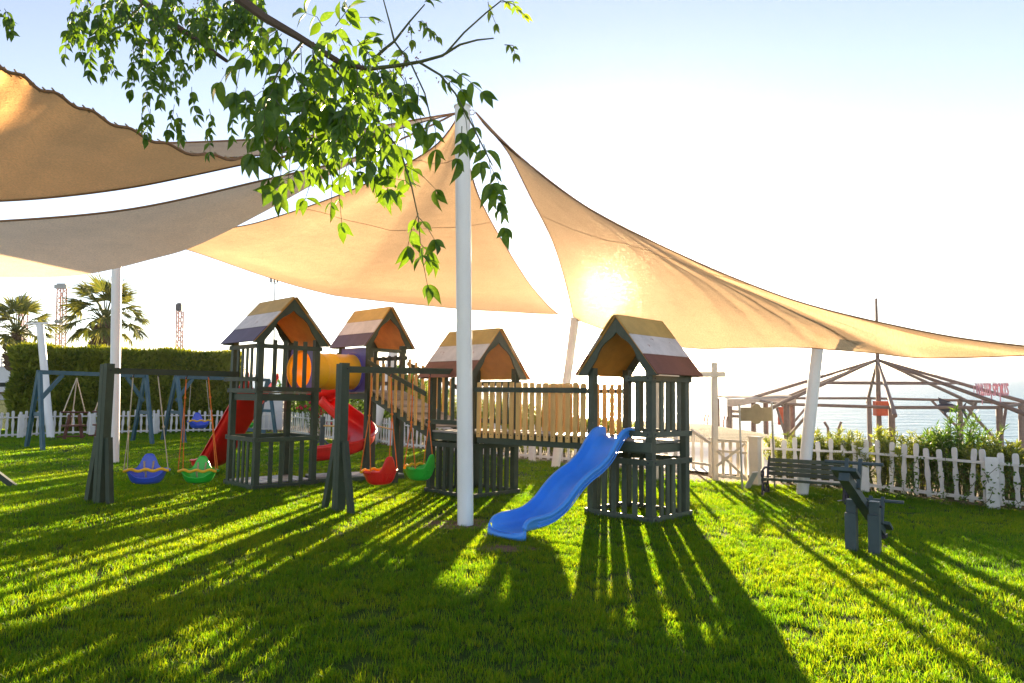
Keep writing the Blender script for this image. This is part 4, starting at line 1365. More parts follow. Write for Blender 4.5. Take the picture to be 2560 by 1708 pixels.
for off in (0.012, BL - 0.012):
    o_ = bl + bd * off
    m = MB()
    P = lambda y, z: o_ + bn * y + ZV * z
    m.tube([P(0.0, -0.02), P(-0.01, 0.06), P(0.03, 0.15), P(0.01, SH - 0.02)], 0.018, 8)
    m.tube([P(0.37, -0.02), P(0.36, 0.08), P(0.31, 0.17), P(0.31, SH - 0.02)], 0.018, 8)
    m.tube([P(-0.01, SH - 0.02), P(0.15, SH - 0.035), P(0.31, SH - 0.02)], 0.018, 8)
    m.tube([P(0.31, SH - 0.02), P(0.345, SH + 0.12), P(0.42, BH + 0.02), P(0.45, BH + 0.045)], 0.018, 8)
    m.tube(arcpts(o_, bn, (0.02, SH + 0.07), 0.055, 0, 2 * math.pi, 18), 0.014, 8)      # arm scroll
    m.tube([P(0.02, SH + 0.125), P(0.16, SH + 0.15), P(0.32, SH + 0.14)], 0.016, 8)
    m.tube([P(0.0, SH), P(0.03, SH + 0.05), P(0.06, SH + 0.12)], 0.013, 8)
    m.tube(arcpts(o_, bn, (0.16, 0.12), 0.07, 0, 2 * math.pi, 16), 0.012, 6)
    m.tube([P(0.02, 0.12), P(0.16, 0.19), P(0.32, 0.12)], 0.012, 6)
    m.tube([P(0.04, 0.03), P(0.16, 0.08), P(0.33, 0.03)], 0.012, 6)
    t.part('bench_end', m, IRON, smooth=True, label='scrolled dark iron end frame')
pc = G(2103, 1258)
single('paper_scrap', MB().beam(pc + V((-0.05, 0, 0.03)), pc + V((0.05, 0.0, 0.045)), 0.03, 0.004), FENCEW, 'small white scrap of paper in the grass by the bench', 'paper', pc)

# ================================================================== seesaw
sp_ = [G(2136, 1369), G(2184, 1383)]
t = Thing('seesaw', 'blue painted wooden seesaw seen end-on in front of the bench', 'seesaw', (sp_[0] + sp_[1]) / 2)
ax_ = (sp_[1] - sp_[0]); ax_.z = 0
near, far = At(2110, 1192, 6.12), At(2203, 1330, 7.32)
bdir = (far - near); bdir.z = 0; bdir.normalize(); bside = V((bdir.y, -bdir.x, 0)); byaw = math.atan2(bdir.y, bdir.x)
piv = near.lerp(far, 0.47)
for s_ in (-1, 1):
    c = V((piv.x, piv.y, 0)) + bside * (s_ * 0.098)
    t.part('post', MB().box(c + ZV * 0.225, (0.085, 0.085, 0.51), byaw), SLATE)
    t.part('post_cheek', MB().box(c + ZV * 0.165 + bside * (s_ * 0.0) - bdir * 0.06, (0.04, 0.095, 0.39), byaw), SLATE)
t.part('axle', MB().tube([piv - bside * 0.16, piv + bside * 0.16], 0.012, 8), IRON, smooth=True)
bdv = (far - near).normalized(); bup = bside.cross(bdv)
if bup.z < 0: bup = -bup
t.part('board', MB().beam(near, far, 0.085, 0.07, up=bup), SLATE)
for end, sg in ((near, 1), (far, -1)):
    sb = end + bdv * (sg * 0.06) + bup * 0.055
    t.part('seat', MB().beam(sb - bdv * 0.10, sb + bdv * 0.10, 0.20, 0.03, up=bup), SLATE)
    hb = end + bdv * (sg * 0.30)
    for s_ in (-1, 1):
        t.part('handle_post', MB().beam(hb + bside * (s_ * 0.055), hb + bside * (s_ * 0.055) + bup * 0.27, 0.03, 0.045, up=bdv), SLATE)
    t.part('handle_bar', MB().tube([hb + bup * 0.235 - bside * 0.24, hb + bup * 0.235 + bside * 0.24], 0.016, 10), SLATE, smooth=True)
t.part('bumper', MB().box(far + bdv * 0.0 - ZV * 0.05, (0.12, 0.1, 0.06), byaw), IRON)

# ================================================================== blank sign on two posts
s0_, s1_ = G(1856, 1225), G(1937, 1220)
t = Thing('sign_board', 'blank tan sign board on two thin metal posts by the gate', 'sign', s0_)
yy = s0_.y
st0, st1 = At(1848, 1011, yy), At(1929, 1006, yy + 0.12)
t.part('post', MB().tube([s0_ - ZV * .05, st0], 0.016, 10), STEEL, smooth=True)
t.part('post', MB().tube([s1_ - ZV * .05, st1], 0.016, 10), STEEL, smooth=True)
c0_, c1_ = At(1851, 1036, yy), At(1928, 1036, yy + 0.1)
ex_ = (c1_ - c0_); sw_ = ex_.length; ex_.normalize(); cc = (c0_ + c1_) / 2
hh_ = 0.105
poly = [(-sw_ / 2, -hh_), (-0.075, -hh_)] + [(0.075 * -math.cos(a_), -hh_ - 0.045 * math.sin(a_)) for a_ in [math.pi * k / 10 for k in range(1, 10)]] + [(0.075, -hh_), (sw_ / 2, -hh_), (sw_ / 2, hh_), (0.075, hh_)] + \
       [(0.075 * math.cos(a_), hh_ + 0.06 * math.sin(a_)) for a_ in [math.pi * k / 10 for k in range(1, 10)]] + [(-0.075, hh_), (-sw_ / 2, hh_)]
t.part('board', MB().prism(poly, cc + V((0, -0.012, 0)), ex_, ZV, V((0, -0.012, 0))), SIGNB, fix=True)

# ================================================================== beach pavilion (world frame, on the lower beach)
def wz(x, y): return gz(x, y)
HC = V((15.4, 30.0, 0)); HR = 5.0
t = Thing('beach_pavilion', 'bare log frame of a beach pavilion beyond the fence', 'pavilion', V((HC.x, HC.y, wz(HC.x, HC.y))), lawn=False)
BZ = CAMZ - 1.22; AZ_ = CAMZ + 0.56
vt = [V((HC.x + HR * math.cos(R(22.5 + 45 * k)), HC.y + HR * math.sin(R(22.5 + 45 * k)), 0)) for k in range(8)]
for k in range(8):
    a_, b_ = vt[k], vt[(k + 1) % 8]
    g_ = wz(a_.x, a_.y) - 0.3
    t.part('post', MB().tube([V((a_.x, a_.y, g_)), V((a_.x, a_.y, BZ + 0.06))], [0.115, 0.105], 12), LOG, smooth=True)
    t.part('beam', MB().tube([V((a_.x, a_.y, BZ)), V((b_.x, b_.y, BZ))], 0.06, 10), LOG, smooth=True)
    out = (a_ - HC).normalized()
    t.part('rafter', MB().tube([V((HC.x, HC.y, AZ_)), V((a_.x, a_.y, BZ + 0.13)) , V((a_.x, a_.y, BZ + 0.13)) + out * 1.0 - ZV * 0.37], [0.055, 0.075, 0.08], 10), LOG, smooth=True)
    pr_ = 0.42
    pa = V((HC.x, HC.y, AZ_)).lerp(V((a_.x, a_.y, BZ + 0.1)), 1 - pr_); pb = V((HC.x, HC.y, AZ_)).lerp(V((b_.x, b_.y, BZ + 0.1)), 1 - pr_)
    t.part('purlin', MB().tube([pa, pb], 0.035, 8), LOG, smooth=True)
    md = (a_ - b_).normalized()
    if k % 2 == 0:
        t.part('brace', MB().tube([V((a_.x, a_.y, BZ - 1.35)), V((a_.x, a_.y, BZ)) - md * 1.15], 0.055, 8), LOG, smooth=True)
        t.part('brace', MB().tube([V((a_.x, a_.y, BZ - 1.35)), V((a_.x, a_.y, BZ)) + (vt[k - 1] - a_).normalized() * 1.15], 0.055, 8), LOG, smooth=True)
t.part('mast', MB().tube([V((HC.x, HC.y, wz(HC.x, HC.y) - .3)), V((HC.x, HC.y, AZ_)), V((HC.x, HC.y, AZ_ + 2.6))], [0.13, 0.08, 0.05], 12), LOG, smooth=True)
ob = V((HC.x - .05, HC.y - 0.22, BZ - 0.55))
t2 = Thing('equipment_box', 'bright orange box fixed to the pavilion mast', 'box', ob, lawn=False)
t2.part('case', MB().box(ob + V((0.1, 0, 0.30)), (0.66, 0.3, 0.60)), ORANGE)
t2.part('lid', MB().box(ob + V((0.1, -0.16, 0.30)), (0.58, 0.03, 0.52)), ORANGE)
# letters WATER SPORTS
fr, fr2 = vt[6], vt[7]                     # the front right corner of the frame
def world_at(x, y, depth):
    d = FW + V((1, 0, 0)) * ((x - CX) / F) + UPV * ((CY - y) / F)
    return V((0, 0, CAMZ)) + d * (depth / d.y)
lo = world_at(2440, 993, 27.0)
t = Thing('water_sports_sign', 'pink cut-out letters reading WATER SPORTS on the pavilion roof', 'sign', lo, lawn=False)
cur = bpy.data.curves.new('lettering', 'FONT')
cur.body = 'WATER SPORTS'; cur.size = 0.60; cur.extrude = 0.02; cur.offset = 0.0
tmp = bpy.data.objects.new('tmp', cur); COL.objects.link(tmp)
dg = bpy.context.evaluated_depsgraph_get()
lme = bpy.data.meshes.new_from_object(tmp.evaluated_get(dg))
bpy.data.objects.remove(tmp)
xs_ = [v_.co.x for v_ in lme.vertices]; wtext = max(xs_) - min(xs_)
lobj = mk_obj('lettering', lme, None, t.o)
lme.materials.clear(); lme.materials.append(PINK)
lobj.rotation_euler = (math.pi / 2, 0, R(8)); lobj.scale = (1.38 / wtext, 1.15, 1)
lobj.location = (0, 0, 0.05)
ex_ = V((math.cos(R(8)), math.sin(R(8)), 0))
t.part('frame', MB().beam(lo + ex_ * -0.05 + V((0, .04, .12)), lo + ex_ * 1.42 + V((0, .04, .12)), 0.02, 0.02).beam(lo + ex_ * -0.05 + V((0, .04, .42)), lo + ex_ * 1.42 + V((0, .04, .42)), 0.02, 0.02).beam(lo + ex_ * -0.05 + V((0, .04, .12)), lo + ex_ * -0.05 + V((0, .04, .42)), 0.02, 0.02), PINK)
for x in (0.28, 0.68, 1.05):
    t.part('support', MB().beam(lo + ex_ * x + V((0, .03, -0.28)), lo + ex_ * x + V((0, .03, .12)), 0.03, 0.03), PINK)
# dark fish figure hanging under the frame
fo = world_at(2366, 1022, 29.0)
def fish_r(u):
    return 0.02 + 0.17 * math.sin(math.pi * min(1, max(0, (u - .22) / .72))) ** 0.8 if u > .22 else 0.02 * (0.3 + u * 3)
t = Thing('fish_figure', 'dark hanging fish figure with pointed bill in the pavilion', 'fish figure', fo, lawn=False)
def fish(u, v):
    an = 2 * math.pi * v
    r_ = fish_r(u) if u < .93 else 0.03
    return fo + V((-0.78 + 1.45 * u, math.sin(an) * r_ * .5, 0.10 - 0.10 * u + math.cos(an) * r_))
t.part('body', MB().grid(fish, 24, 12, True), NAVY, smooth=True, angle=180)
t.part('tail_fin', MB().prism([(0, .02), (.25, .28), (.17, .04), (.28, -.55), (.10, -.2), (0, -.04)], fo + V((0.58, -.012, 0.0)), V((1, 0, 0)), ZV, V((0, .024, 0))), NAVY, fix=True)
t.part('back_fin', MB().prism([(0, 0), (-.04, .26), (.12, .2), (.5, .06)], fo + V((-.28, -.012, .2)), V((1, 0, 0)), ZV, V((0, .024, 0))), NAVY, fix=True)
t.part('belly_fin', MB().prism([(0, 0), (.05, -.22), (.16, -.02)], fo + V((-.12, -.012, -.08)), V((1, 0, 0)), ZV, V((0, .024, 0))), NAVY, fix=True)
t.part('hanger', MB().tube([fo + V((0, 0, 0.2)), V((fo.x, fo.y, BZ + 0.1))], 0.012, 6), IRON)
# canvas-roofed stall left of the pavilion
sg = world_at(1850, 1052, 31.0)
t = Thing('beach_stall', 'small beach stall with sagging canvas roof beyond the gate', 'stall', V((sg.x, sg.y, wz(sg.x, sg.y))), lawn=False)
c0_ = world_at(1818, 998, 31.0); c1_ = world_at(1990, 996, 31.0)
def can(u, v):
    p = c0_.lerp(c1_, u)
    return p + V((0, 2.2 * v, 0.10 * math.sin(math.pi * v) + 0.05 * math.sin(9 * u) * (1 - v)))
t.part('canvas', MB().grid(can, 24, 8), CANVAS, smooth=True, angle=180)
def can2(u, v):
    p = c0_.lerp(c1_, u)
    return p + V((0, -0.01 - 0.05 * v, -(0.22 + 0.10 * math.sin(7 * u + 1)) * v))
t.part('valance', MB().grid(can2, 24, 4), CANVAS, smooth=True, angle=180)
for x, dy in ((1826, 0.1), (1918, 0.2), (1826, 2.0), (1985, 0.2)):
    p = world_at(x, 1000, 31.0) + V((0, dy, 0))
    t.part('post', MB().tube([V((p.x, p.y, wz(p.x, p.y) - .2)), p], 0.11, 10), LOG, smooth=True)
for yb in (1028, 1040):
    t.part('board', MB().beam(world_at(1822, yb, 31.2), world_at(1870, yb + 3, 31.2), 0.05, 0.12), LOG)
p = world_at(1955, 1040, 30.6)
t.part('door', MB().box(V((p.x, p.y, p.z)), (0.34, 0.06, 0.75)), ORANGE, label='rust red panel')
def rope_post(label, x, y, x2, y2, dep, mat=BROWN, r=0.04):
    a_, b_ = world_at(x, y, dep), world_at(x2, y2, dep)
    single('stake', MB().tube([a_ - V((0, 0, 0.6)), a_, b_], r, 8), mat, label, 'stake', a_, smooth=True, lawn=False)
rope_post('thin red stake on the sand, first left of the cross-shaped post', 1760, 1054, 1764, 1037, 22.5, ROOF_M, 0.02)
rope_post('thin red stake on the sand, second left of the cross-shaped post', 1768, 1054, 1771, 1038, 22.5, ROOF_M, 0.02)
rope_post('thin red stake on the sand near the canvas stall, left one', 1809, 1054, 1812, 1041, 23.5, ROOF_M, 0.02)
rope_post('thin red stake on the sand near the canvas stall, right one', 1817, 1054, 1818, 1042, 23.5, ROOF_M, 0.02)
rope_post('dark leaning stake on the sand, left of the pavilion mast', 2070, 1070, 2061, 1055, 22.0, LOG, 0.04)
rope_post('dark leaning stake on the sand, nearest the pavilion mast', 2097, 1070, 2103, 1055, 22.0, LOG, 0.04)

# ================================================================== far things at the left
def lattice_mast(label, x, ytop, depth, w, head, hw=2.2):
    top = world_at(x, ytop, depth)
    base = V((top.x, top.y, wz(top.x, top.y) - 0.5))
    t_ = Thing('lattice_mast', label, 'mast', base, lawn=False)
    hgt = top.z - base.z
    cs = [V((sx * w / 2, sy * w / 2, 0)) for sx, sy in ((-1, -1), (1, -1), (1, 1), (-1, 1))]
    for c in cs: t_.part('chord', MB().tube([base + c, base + c + ZV * hgt], 0.075, 6), TRUSSR)
    m = MB(); n = int(hgt / (w * 1.0))
    for k in range(n):
        z0_, z1_ = hgt * k / n, hgt * (k + 1) / n
        for q in range(4):
            a_, b_ = cs[q], cs[(q + 1) % 4]
            if k % 2: a_, b_ = b_, a_
            m.tube([base + a_ + ZV * z0_, base + b_ + ZV * z1_], 0.045, 4)
    t_.part('lacing', m, TRUSSR, kind='stuff')
    if head == 'bar':
        t_.part('head', MB().box(top + ZV * 0.2, (hw, 0.6, 0.42)).box(top + ZV * 0.48, (hw * 0.7, 0.35, 0.16)), GREYM)
        t_.part('collar', MB().box(top - ZV * 3.5, (w * 1.4, w * 1.4, 0.3)), GREYM)
    else:
        t_.part('head', MB().box(top + ZV * 0.3, (w * 1.35, w * 1.2, 0.75)).box(top + ZV * 0.72, (w * 0.9, w * 0.9, 0.16)), NAVY)
lattice_mast('red and white lattice mast with grey bar head, shorter one at far left', 59, 752, 80, 0.62, 'bar', 1.35)
lattice_mast('red and white lattice mast with grey bar head, taller one behind the palm', 155, 722, 75, 0.62, 'bar', 1.30)
lattice_mast('red lattice mast with dark square head above the hedge', 450, 776, 78, 0.52, 'box')
fl = world_at(687, 712, 60)
t = Thing('floodlight_mast', 'thin floodlight mast rising behind the left tower roof', 'floodlight', V((fl.x, fl.y, wz(fl.x, fl.y))), lawn=False)
t.part('pole', MB().tube([V((fl.x, fl.y, wz(fl.x, fl.y) - .5)), fl + ZV * 0.2], [0.12, 0.05], 8), STEEL, smooth=True)
t.part('yoke', MB().beam(fl + V((-.35, 0, .1)), fl + V((.35, 0, .1)), 0.08, 0.08), STEEL)
for k in range(3):
    t.part('lamp', MB().box(fl + V((-0.28 + 0.26 * k, -0.05, 0.48)), (0.23, 0.12, 0.62), ex=V((1, 0, 0)), ey=V((0, .95, -.3)), ez=V((-.12, .3, .95))), GREYM)

def palm(label, x, y, depth, rad, nf, trunk_w, seed):
    r_ = np.random.default_rng(seed)
    c = world_at(x, y, depth)
    base = V((c.x, c.y, wz(c.x, c.y) - 0.3))
    t_ = Thing('palm_tree', label, 'palm tree', base, lawn=False)
    t_.part('trunk', MB().tube([base, base.lerp(c, .6), c - ZV * rad * 0.75], [trunk_w * .6, trunk_w * .55, trunk_w * .5], 14), PALMBARK, smooth=True)
    boots = MB()
    for k in range(110):
        a = r_.uniform(0, 2 * math.pi); zz = r_.uniform(-0.95, -0.15) * rad
        w_ = trunk_w * (0.62 + 0.55 * math.sin(math.pi * min(1, (zz / rad + 1.0) / 0.95)) ** .7)
        p = c + V((math.cos(a) * w_ * .85, math.sin(a) * w_ * .85, zz))
        o_ = V((math.cos(a), math.sin(a), 0.9))
        boots.tube([p, p + o_ * (rad * 0.09)], [rad * 0.045, rad * 0.02], 5)
    boots.tube([c - ZV * rad * 0.98, c - ZV * rad * .5, c], [trunk_w * .55, trunk_w * 1.0, trunk_w * .5], 14)
    t_.part('boots', boots, PALMBARK)
    stems = MB(); PV, PD_, PN, PL_, PW = [], [], [], [], []
    for k in range(nf):
        a = 2 * math.pi * (k * 0.382) + r_.uniform(-.2, .2)
        el = R(80) - (k / nf) ** 0.9 * R(108) + r_.uniform(-.1, .1)
        o_ = V((math.cos(a), math.sin(a), 0))
        L = rad * r_.uniform(0.50, 0.64)
        e = c + o_ * (L * math.cos(el)) + ZV * (L * math.sin(el))
        mid = c.lerp(e, .5) + ZV * L * .1
        stems.tube([c - ZV * .1, mid, e], [rad * .02, rad * .013, rad * .009], 5)
        fd = (e - mid).normalized()
        side = fd.cross(ZV)
        if side.length < .1: side = V((1, 0, 0))
        side.normalize(); upn = side.cross(fd)
        tw = r_.uniform(-.6, .6)
        side, upn = side * math.cos(tw) + upn * math.sin(tw), upn * math.cos(tw) - side * math.sin(tw)
        for q in range(34):
            th = R(-80 + 160 * q / 33) + r_.uniform(-.03, .03)
            dd = fd * math.cos(th) + side * math.sin(th) - ZV * (0.10 + .22 * abs(math.sin(th)))
            PV.append(e + dd * 0.02); PD_.append(dd); PN.append(upn + V(r_.normal(0, .25, 3)))
            PL_.append(rad * r_.uniform(.40, .56) * (0.75 + .25 * math.cos(th))); PW.append(rad * 0.030)
    t_.part('stems', stems, PALML, smooth=True)
    vv, ff = leaf_arrays(PV, PD_, PN, PL_, PW, 0.2, 0.22)
    o = mk_obj('crown', np_mesh('crown', vv - np.array(base), ff), PALML, t_.o)
palm('fan palm rising over the hedge, trunk behind the white pole', 264, 800, 42, 2.75, 34, 0.62, 5)
palm('fan palm at the far left edge behind the lattice mast', 42, 832, 46, 2.7, 28, 0.5, 8)

# white terrace building at the left edge
wb = world_at(8, 940, 52)
t = Thing('terrace_building', 'white building with lattice balcony at the left edge', 'building', V((wb.x, wb.y, wz(wb.x, wb.y))), lawn=False)
gz0 = wz(wb.x, wb.y) - 0.5
xr = world_at(36, 940, 52).x
t.part('wall', MB().box(V((xr - 6, wb.y + 2, (gz0 + world_at(8, 917, 52).z) / 2)), (12, 4, world_at(8, 917, 52).z - gz0)), WALLW)
zt, zb_ = world_at(8, 890, 52).z, world_at(8, 917, 52).z
lat = MB()
for k in range(14):
    lat.box(V((xr - .08 - .42 * k, wb.y - .02, (zt + zb_) / 2)), (0.09, 0.09, zt - zb_))
for k in range(4):
    lat.box(V((xr - 3, wb.y - .04, zb_ + (zt - zb_) * k / 3)), (6.2, 0.07, 0.08))
t.part('lattice', lat, WALLW)
for k in range(4):
    wx = xr - 0.75 - 1.2 * k
    wdw = t.part('window', MB().box(V((wx, wb.y - 0.012, world_at(8, 962, 52).z)), (0.95, 0.05, 0.32)), GLASSD)
    t.part('frame', MB().box(V((wx, wb.y - 0.03, world_at(8, 962, 52).z + .18)), (1.05, 0.08, 0.05)).box(V((wx, wb.y - 0.03, world_at(8, 962, 52).z - .18)), (1.05, 0.08, 0.05)), WALLW, parent=wdw)
t.part('ledge', MB().box(V((xr - 3, wb.y - .3, world_at(8, 982, 52).z)), (6.6, 0.6, 0.12)), BROWN)
# small white shed behind the fence
sw0 = G(690, 1077)
t = Thing('garden_shed', 'small white shed behind the fence, seen under the left tower', 'shed', sw0)
t.part('wall', MB().box(sw0 + V((-0.55, 1.2, 0.62)), (1.15, 1.2, 1.3)), WALLW)
t.part('roof', MB().box(sw0 + V((-0.55, 1.2, 1.30)), (1.35, 1.4, 0.07)), GREYM)
for k in range(7):
    t.part('cladding_board', MB().box(sw0 + V((-0.55, 0.588, 0.12 + 0.165 * k)), (1.14, 0.02, 0.155)), WALLW)

# ================================================================== hedge
def hedge(label, p0, p1, h, thick, n, seed):
    r_ = np.random.default_rng(seed)
    p0, p1 = V((p0.x, p0.y, 0)), V((p1.x, p1.y, 0))
    d = (p1 - p0); L = d.length; d.normalize(); nn = V((-d.y, d.x, 0))
    if nn.y < 0: nn = -nn
    t_ = Thing('hedge', label, 'hedge', p0)
    t_.part('light_block_core', MB().box((p0 + p1) / 2 + nn * (thick / 2) + ZV * (h / 2 - .1), (L - .5, thick - .5, h - .45), math.atan2(d.y, d.x)), BARK)  # solid box added inside to stop light passing through the foliage
    # sprays spread over front, top and the left end
    nF, nT, nE = int(n * .70), int(n * .16), int(n * .14)
    A = np.array(d); B = np.array(nn); Z = np.array((0, 0, 1.0)); O = np.array(p0)
    s1 = r_.uniform(0, L, nF); z1 = r_.uniform(0.02, h, nF)
    lump = 0.10 * np.sin(s1 * 2.3 + 1.7 * np.sin(z1 * 2.1)) + 0.08 * np.sin(s1 * 5.1 + z1 * 4.3)
    pf = O + A * s1[:, None] + Z * z1[:, None] + B * (lump + r_.uniform(-.05, .32, nF))[:, None]
    df = -B + Z * r_.uniform(.2, 1.9, nF)[:, None] + A * r_.normal(0, .8, nF)[:, None]
    s2 = r_.uniform(0, L, nT); q2 = r_.uniform(0, thick, nT)
    pt = O + A * s2[:, None] + B * q2[:, None] + Z * (h + 0.05 * np.sin(s2 * 3.1) + r_.uniform(-.22, .06, nT))[:, None]
    dt = Z * 1.3 + r_.normal(0, .55, (nT, 3))
    q3 = r_.uniform(0, thick, nE); z3 = r_.uniform(0, h, nE)
    pe = O + A * (r_.uniform(-.12, .25, nE) + .08 * np.sin(z3 * 4))[:, None] + B * q3[:, None] + Z * z3[:, None]
    de = -A + Z * r_.uniform(.2, 1.7, nE)[:, None] + B * r_.normal(0, .7, nE)[:, None]
    P = np.concatenate([pf, pt, pe]); D = np.concatenate([df, dt, de])
    m = len(P)
    vv, ff = leaf_arrays(P, D, r_.normal(0, 1, (m, 3)) - B * .8, r_.uniform(.13, .30, m), r_.uniform(.05, .10, m), .15, .2)
    mk_obj('foliage', np_mesh('foliage', vv - O, ff), HEDGE, t_.o)
    return t_
HL0, HL1 = At(36, 1000, 23.5), At(600, 1000, 26.5)
hedge('tall clipped conifer hedge behind the left fence', HL0, HL1, 2.72, 1.6, 52000, 3)

# ================================================================== shrubs
def shrub(name, label, c, h, rx, ry, nst, per, L, Wd, mat, seed, lean=0.25, stem_r=0.009, lawn=True, base_z=0.0, low=0.15, group=None, hj=.62):
    r_ = np.random.default_rng(seed)
    c = V((c.x, c.y, base_z))
    t_ = Thing(name, label, 'shrub', c, group, lawn=lawn)
    stems = MB(); P, D, Nn, Ls, Ws = [], [], [], [], []
    for k in range(nst):
        a = r_.uniform(0, 2 * math.pi); rr = math.sqrt(r_.uniform(0, 1))
        b = c + V((math.cos(a) * rr * rx * .45, math.sin(a) * rr * ry * .45, 0))
        hh = h * r_.uniform(hj, 1.0) * (1 - .25 * rr)
        tip = c + V((math.cos(a) * rr * rx * r_.uniform(.8, 1.15), math.sin(a) * rr * ry * r_.uniform(.8, 1.15), hh))
        mid = b.lerp(tip, .55) + V((0, 0, hh * .12))
        stems.tube([b - ZV * .02, mid, tip], [stem_r, stem_r * .7, stem_r * .3], 5, False)
        for q in range(per):
            s = low + (1 - low) * r_.uniform(0, 1) ** .8
            p = b.lerp(mid, s / .55) if s < .55 else mid.lerp(tip, (s - .55) / .45)
            dd = V((r_.normal(0, 1), r_.normal(0, 1), r_.uniform(.2, 1.5))).normalized()
            P.append(p); D.append(dd); Nn.append(r_.normal(0, 1, 3)); Ls.append(L * r_.uniform(.6, 1.15)); Ws.append(Wd * r_.uniform(.7, 1.2))
    t_.part('stems', stems, TWIG)
    vv, ff = leaf_arrays(P, D, Nn, Ls, Ws, .18, .18)
    mk_obj('foliage', np_mesh('foliage', vv - np.array(c), ff), mat, t_.o)
    return t_, P

# oleanders behind the right-hand fence
def fr_pt(x, back):
    p = OnPlane(x, 1180, FENCE_R[0], FENCE_R[-1])
    d = (FENCE_R[-1] - FENCE_R[0]).normalized(); n = V((d.y, -d.x, 0))
    if n.y < 0: n = -n
    return V((p.x, p.y, 0)) + n * back
OL = [(1940, .78, 1.0, 'beside the stout gate post'), (2040, .78, 1.06, 'behind the leaning pole at the bench'), (2150, .78, 1.08, 'behind the middle fence post'),
      (2255, .78, 1.08, 'left of the tall oleander'), (2352, .78, 1.42, 'the tallest, breaking the line of the shrubs'), (2450, .78, 1.02, 'right of the tall oleander'), (2540, .78, 1.05, 'at the right edge'), (2640, .78, 1.05, 'just past the right edge')]
for k, (x, bk, h_, w_) in enumerate(OL):
    shrub('oleander_shrub', 'yellow-green oleander shrub behind the picket fence, ' + w_, fr_pt(x, bk), h_, 0.66, .30, 62 if k != 4 else 66, 52, .115, .019, OLEA if k != 4 else BUSH, 40 + k, group='oleanders behind the fence')
# creepers on the fence
cr = MB(); P, D, Nn, Ls, Ws = [], [], [], [], []
r_ = np.random.default_rng(77)
cv = Thing('fence_creeper', 'leafy creeper climbing through the right-hand picket fence', 'creeper', fr_pt(2330, 0))
for k in range(16):
    x = r_.uniform(2170, 2560); p = fr_pt(x, r_.uniform(-.07, -.03)); pts = [p + ZV * .0]
    for q in range(6):
        pts.append(pts[-1] + V((r_.normal(0, .05), r_.normal(0, .05), r_.uniform(.04, .13))))
        for _ in range(5):
            P.append(pts[-1] + V(r_.normal(0, .03, 3))); D.append(V((r_.normal(0, 1), r_.normal(-.4, 1), r_.normal(0, .6)))); Nn.append(r_.normal(0, 1, 3) + np.array((0, -1, .5))); Ls.append(r_.uniform(.035, .06)); Ws.append(r_.uniform(.025, .04))
    cr.tube(pts, .004, 4, False)
cv.part('stems', cr, TWIG)
vv, ff = leaf_arrays(P, D, Nn, Ls, Ws, .15, .15)
mk_obj('leaves', np_mesh('leaves', vv - np.array(cv.base), ff), BUSH, cv.o)

# shrubs behind the fence in the middle, seen through the bridge
MS = [(1045, 1119, 1.2, 1.95, 'behind the ramp foot'), (1130, 1128, 1.2, 1.7, 'left of the centre tower'), (1225, 1138, 1.2, 1.6, 'behind the centre tower'), (1330, 1144, 1.3, 1.5, 'behind the start of the level bridge'), (1415, 1150, 1.3, 1.2, 'behind the level bridge near the leaning pole'), (1500, 1156, 1.4, 1.05, 'behind the blue-slide tower')]
for k, (x, y, bk, h_, w_) in enumerate(MS):
    p = G(x, y); p = V((p.x + .2, p.y + bk, 0))
    shrub('garden_shrub', 'loose sunlit shrub ' + w_, p, h_, 1.05, .6, 60, 70, .14, .026, OLEA, 60 + k, group='shrubs behind the middle fence', low=.05)
for k, (x, y, h_, w_) in enumerate([(712, 1076, 2.5, 'behind the fence beside the white shed'), (770, 1090, 2.6, 'just left of the red roses'), (985, 1106, 2.2, 'behind the fence below the ramp'), (925, 1102, 2.5, 'behind the fence under the violet-panel tower'), (868, 1098, 2.8, 'behind the fence between the left and back towers')]):
    p = G(x, y); p = V((p.x + .4, p.y + 1.2, 0))
    shrub('garden_shrub', 'round green shrub ' + w_, p, h_, 1.25, .7, 80, 80, .12, .05, BUSH, 70 + k, group='green shrubs behind the fence', low=.05, hj=.86)
# rose bush
p = G(795, 1100); p = V((p.x, p.y + .5, 0))
rt, RP = shrub('rose_bush', 'climbing rose bush with dark red blooms behind the tunnel', p, 2.0, 1.0, .35, 30, 36, .07, .035, BUSH, 81)
r_ = np.random.default_rng(82)
for k in range(34):
    q = V(RP[int(r_.integers(0, len(RP)))]) + V((r_.normal(0, .05), -abs(r_.normal(.18, .1)), r_.normal(0, .05)))
    rt.part('bloom', MB().ball(q, r_.uniform(.035, .06), 8).ball(q + V((.02, -.02, .01)), .03, 6), ROSE, smooth=True, angle=180)
# bare golden shrub above the tunnel
bb = At(815, 1000, 27.0); bb = V((bb.x, bb.y, 0))
t = Thing('bare_shrub', 'bare golden twiggy shrub rising between the two left towers', 'shrub', bb)
tw = MB(); r_ = np.random.default_rng(90)
for k in range(70):
    a = r_.uniform(0, 2 * math.pi); h_ = r_.uniform(2.1, 3.1); sp = r_.uniform(.1, .95)
    tip = bb + V((math.cos(a) * sp, math.sin(a) * sp * .6, h_ - sp * .55))
    mid = bb.lerp(tip, .5) + V((0, 0, .2))
    tw.tube([bb, mid, tip], [.018, .009, .003], 4, False)
    for q in range(9):
        s = r_.uniform(.4, 1); p = mid.lerp(tip, (s - .4) / .6) if s > .5 else bb.lerp(mid, s * 2)
        tw.tube([p, p + V((r_.normal(0, .12), r_.normal(0, .12), r_.uniform(.05, .28)))], [.006, .002], 3, False)
t.part('twigs', tw, DRYT)
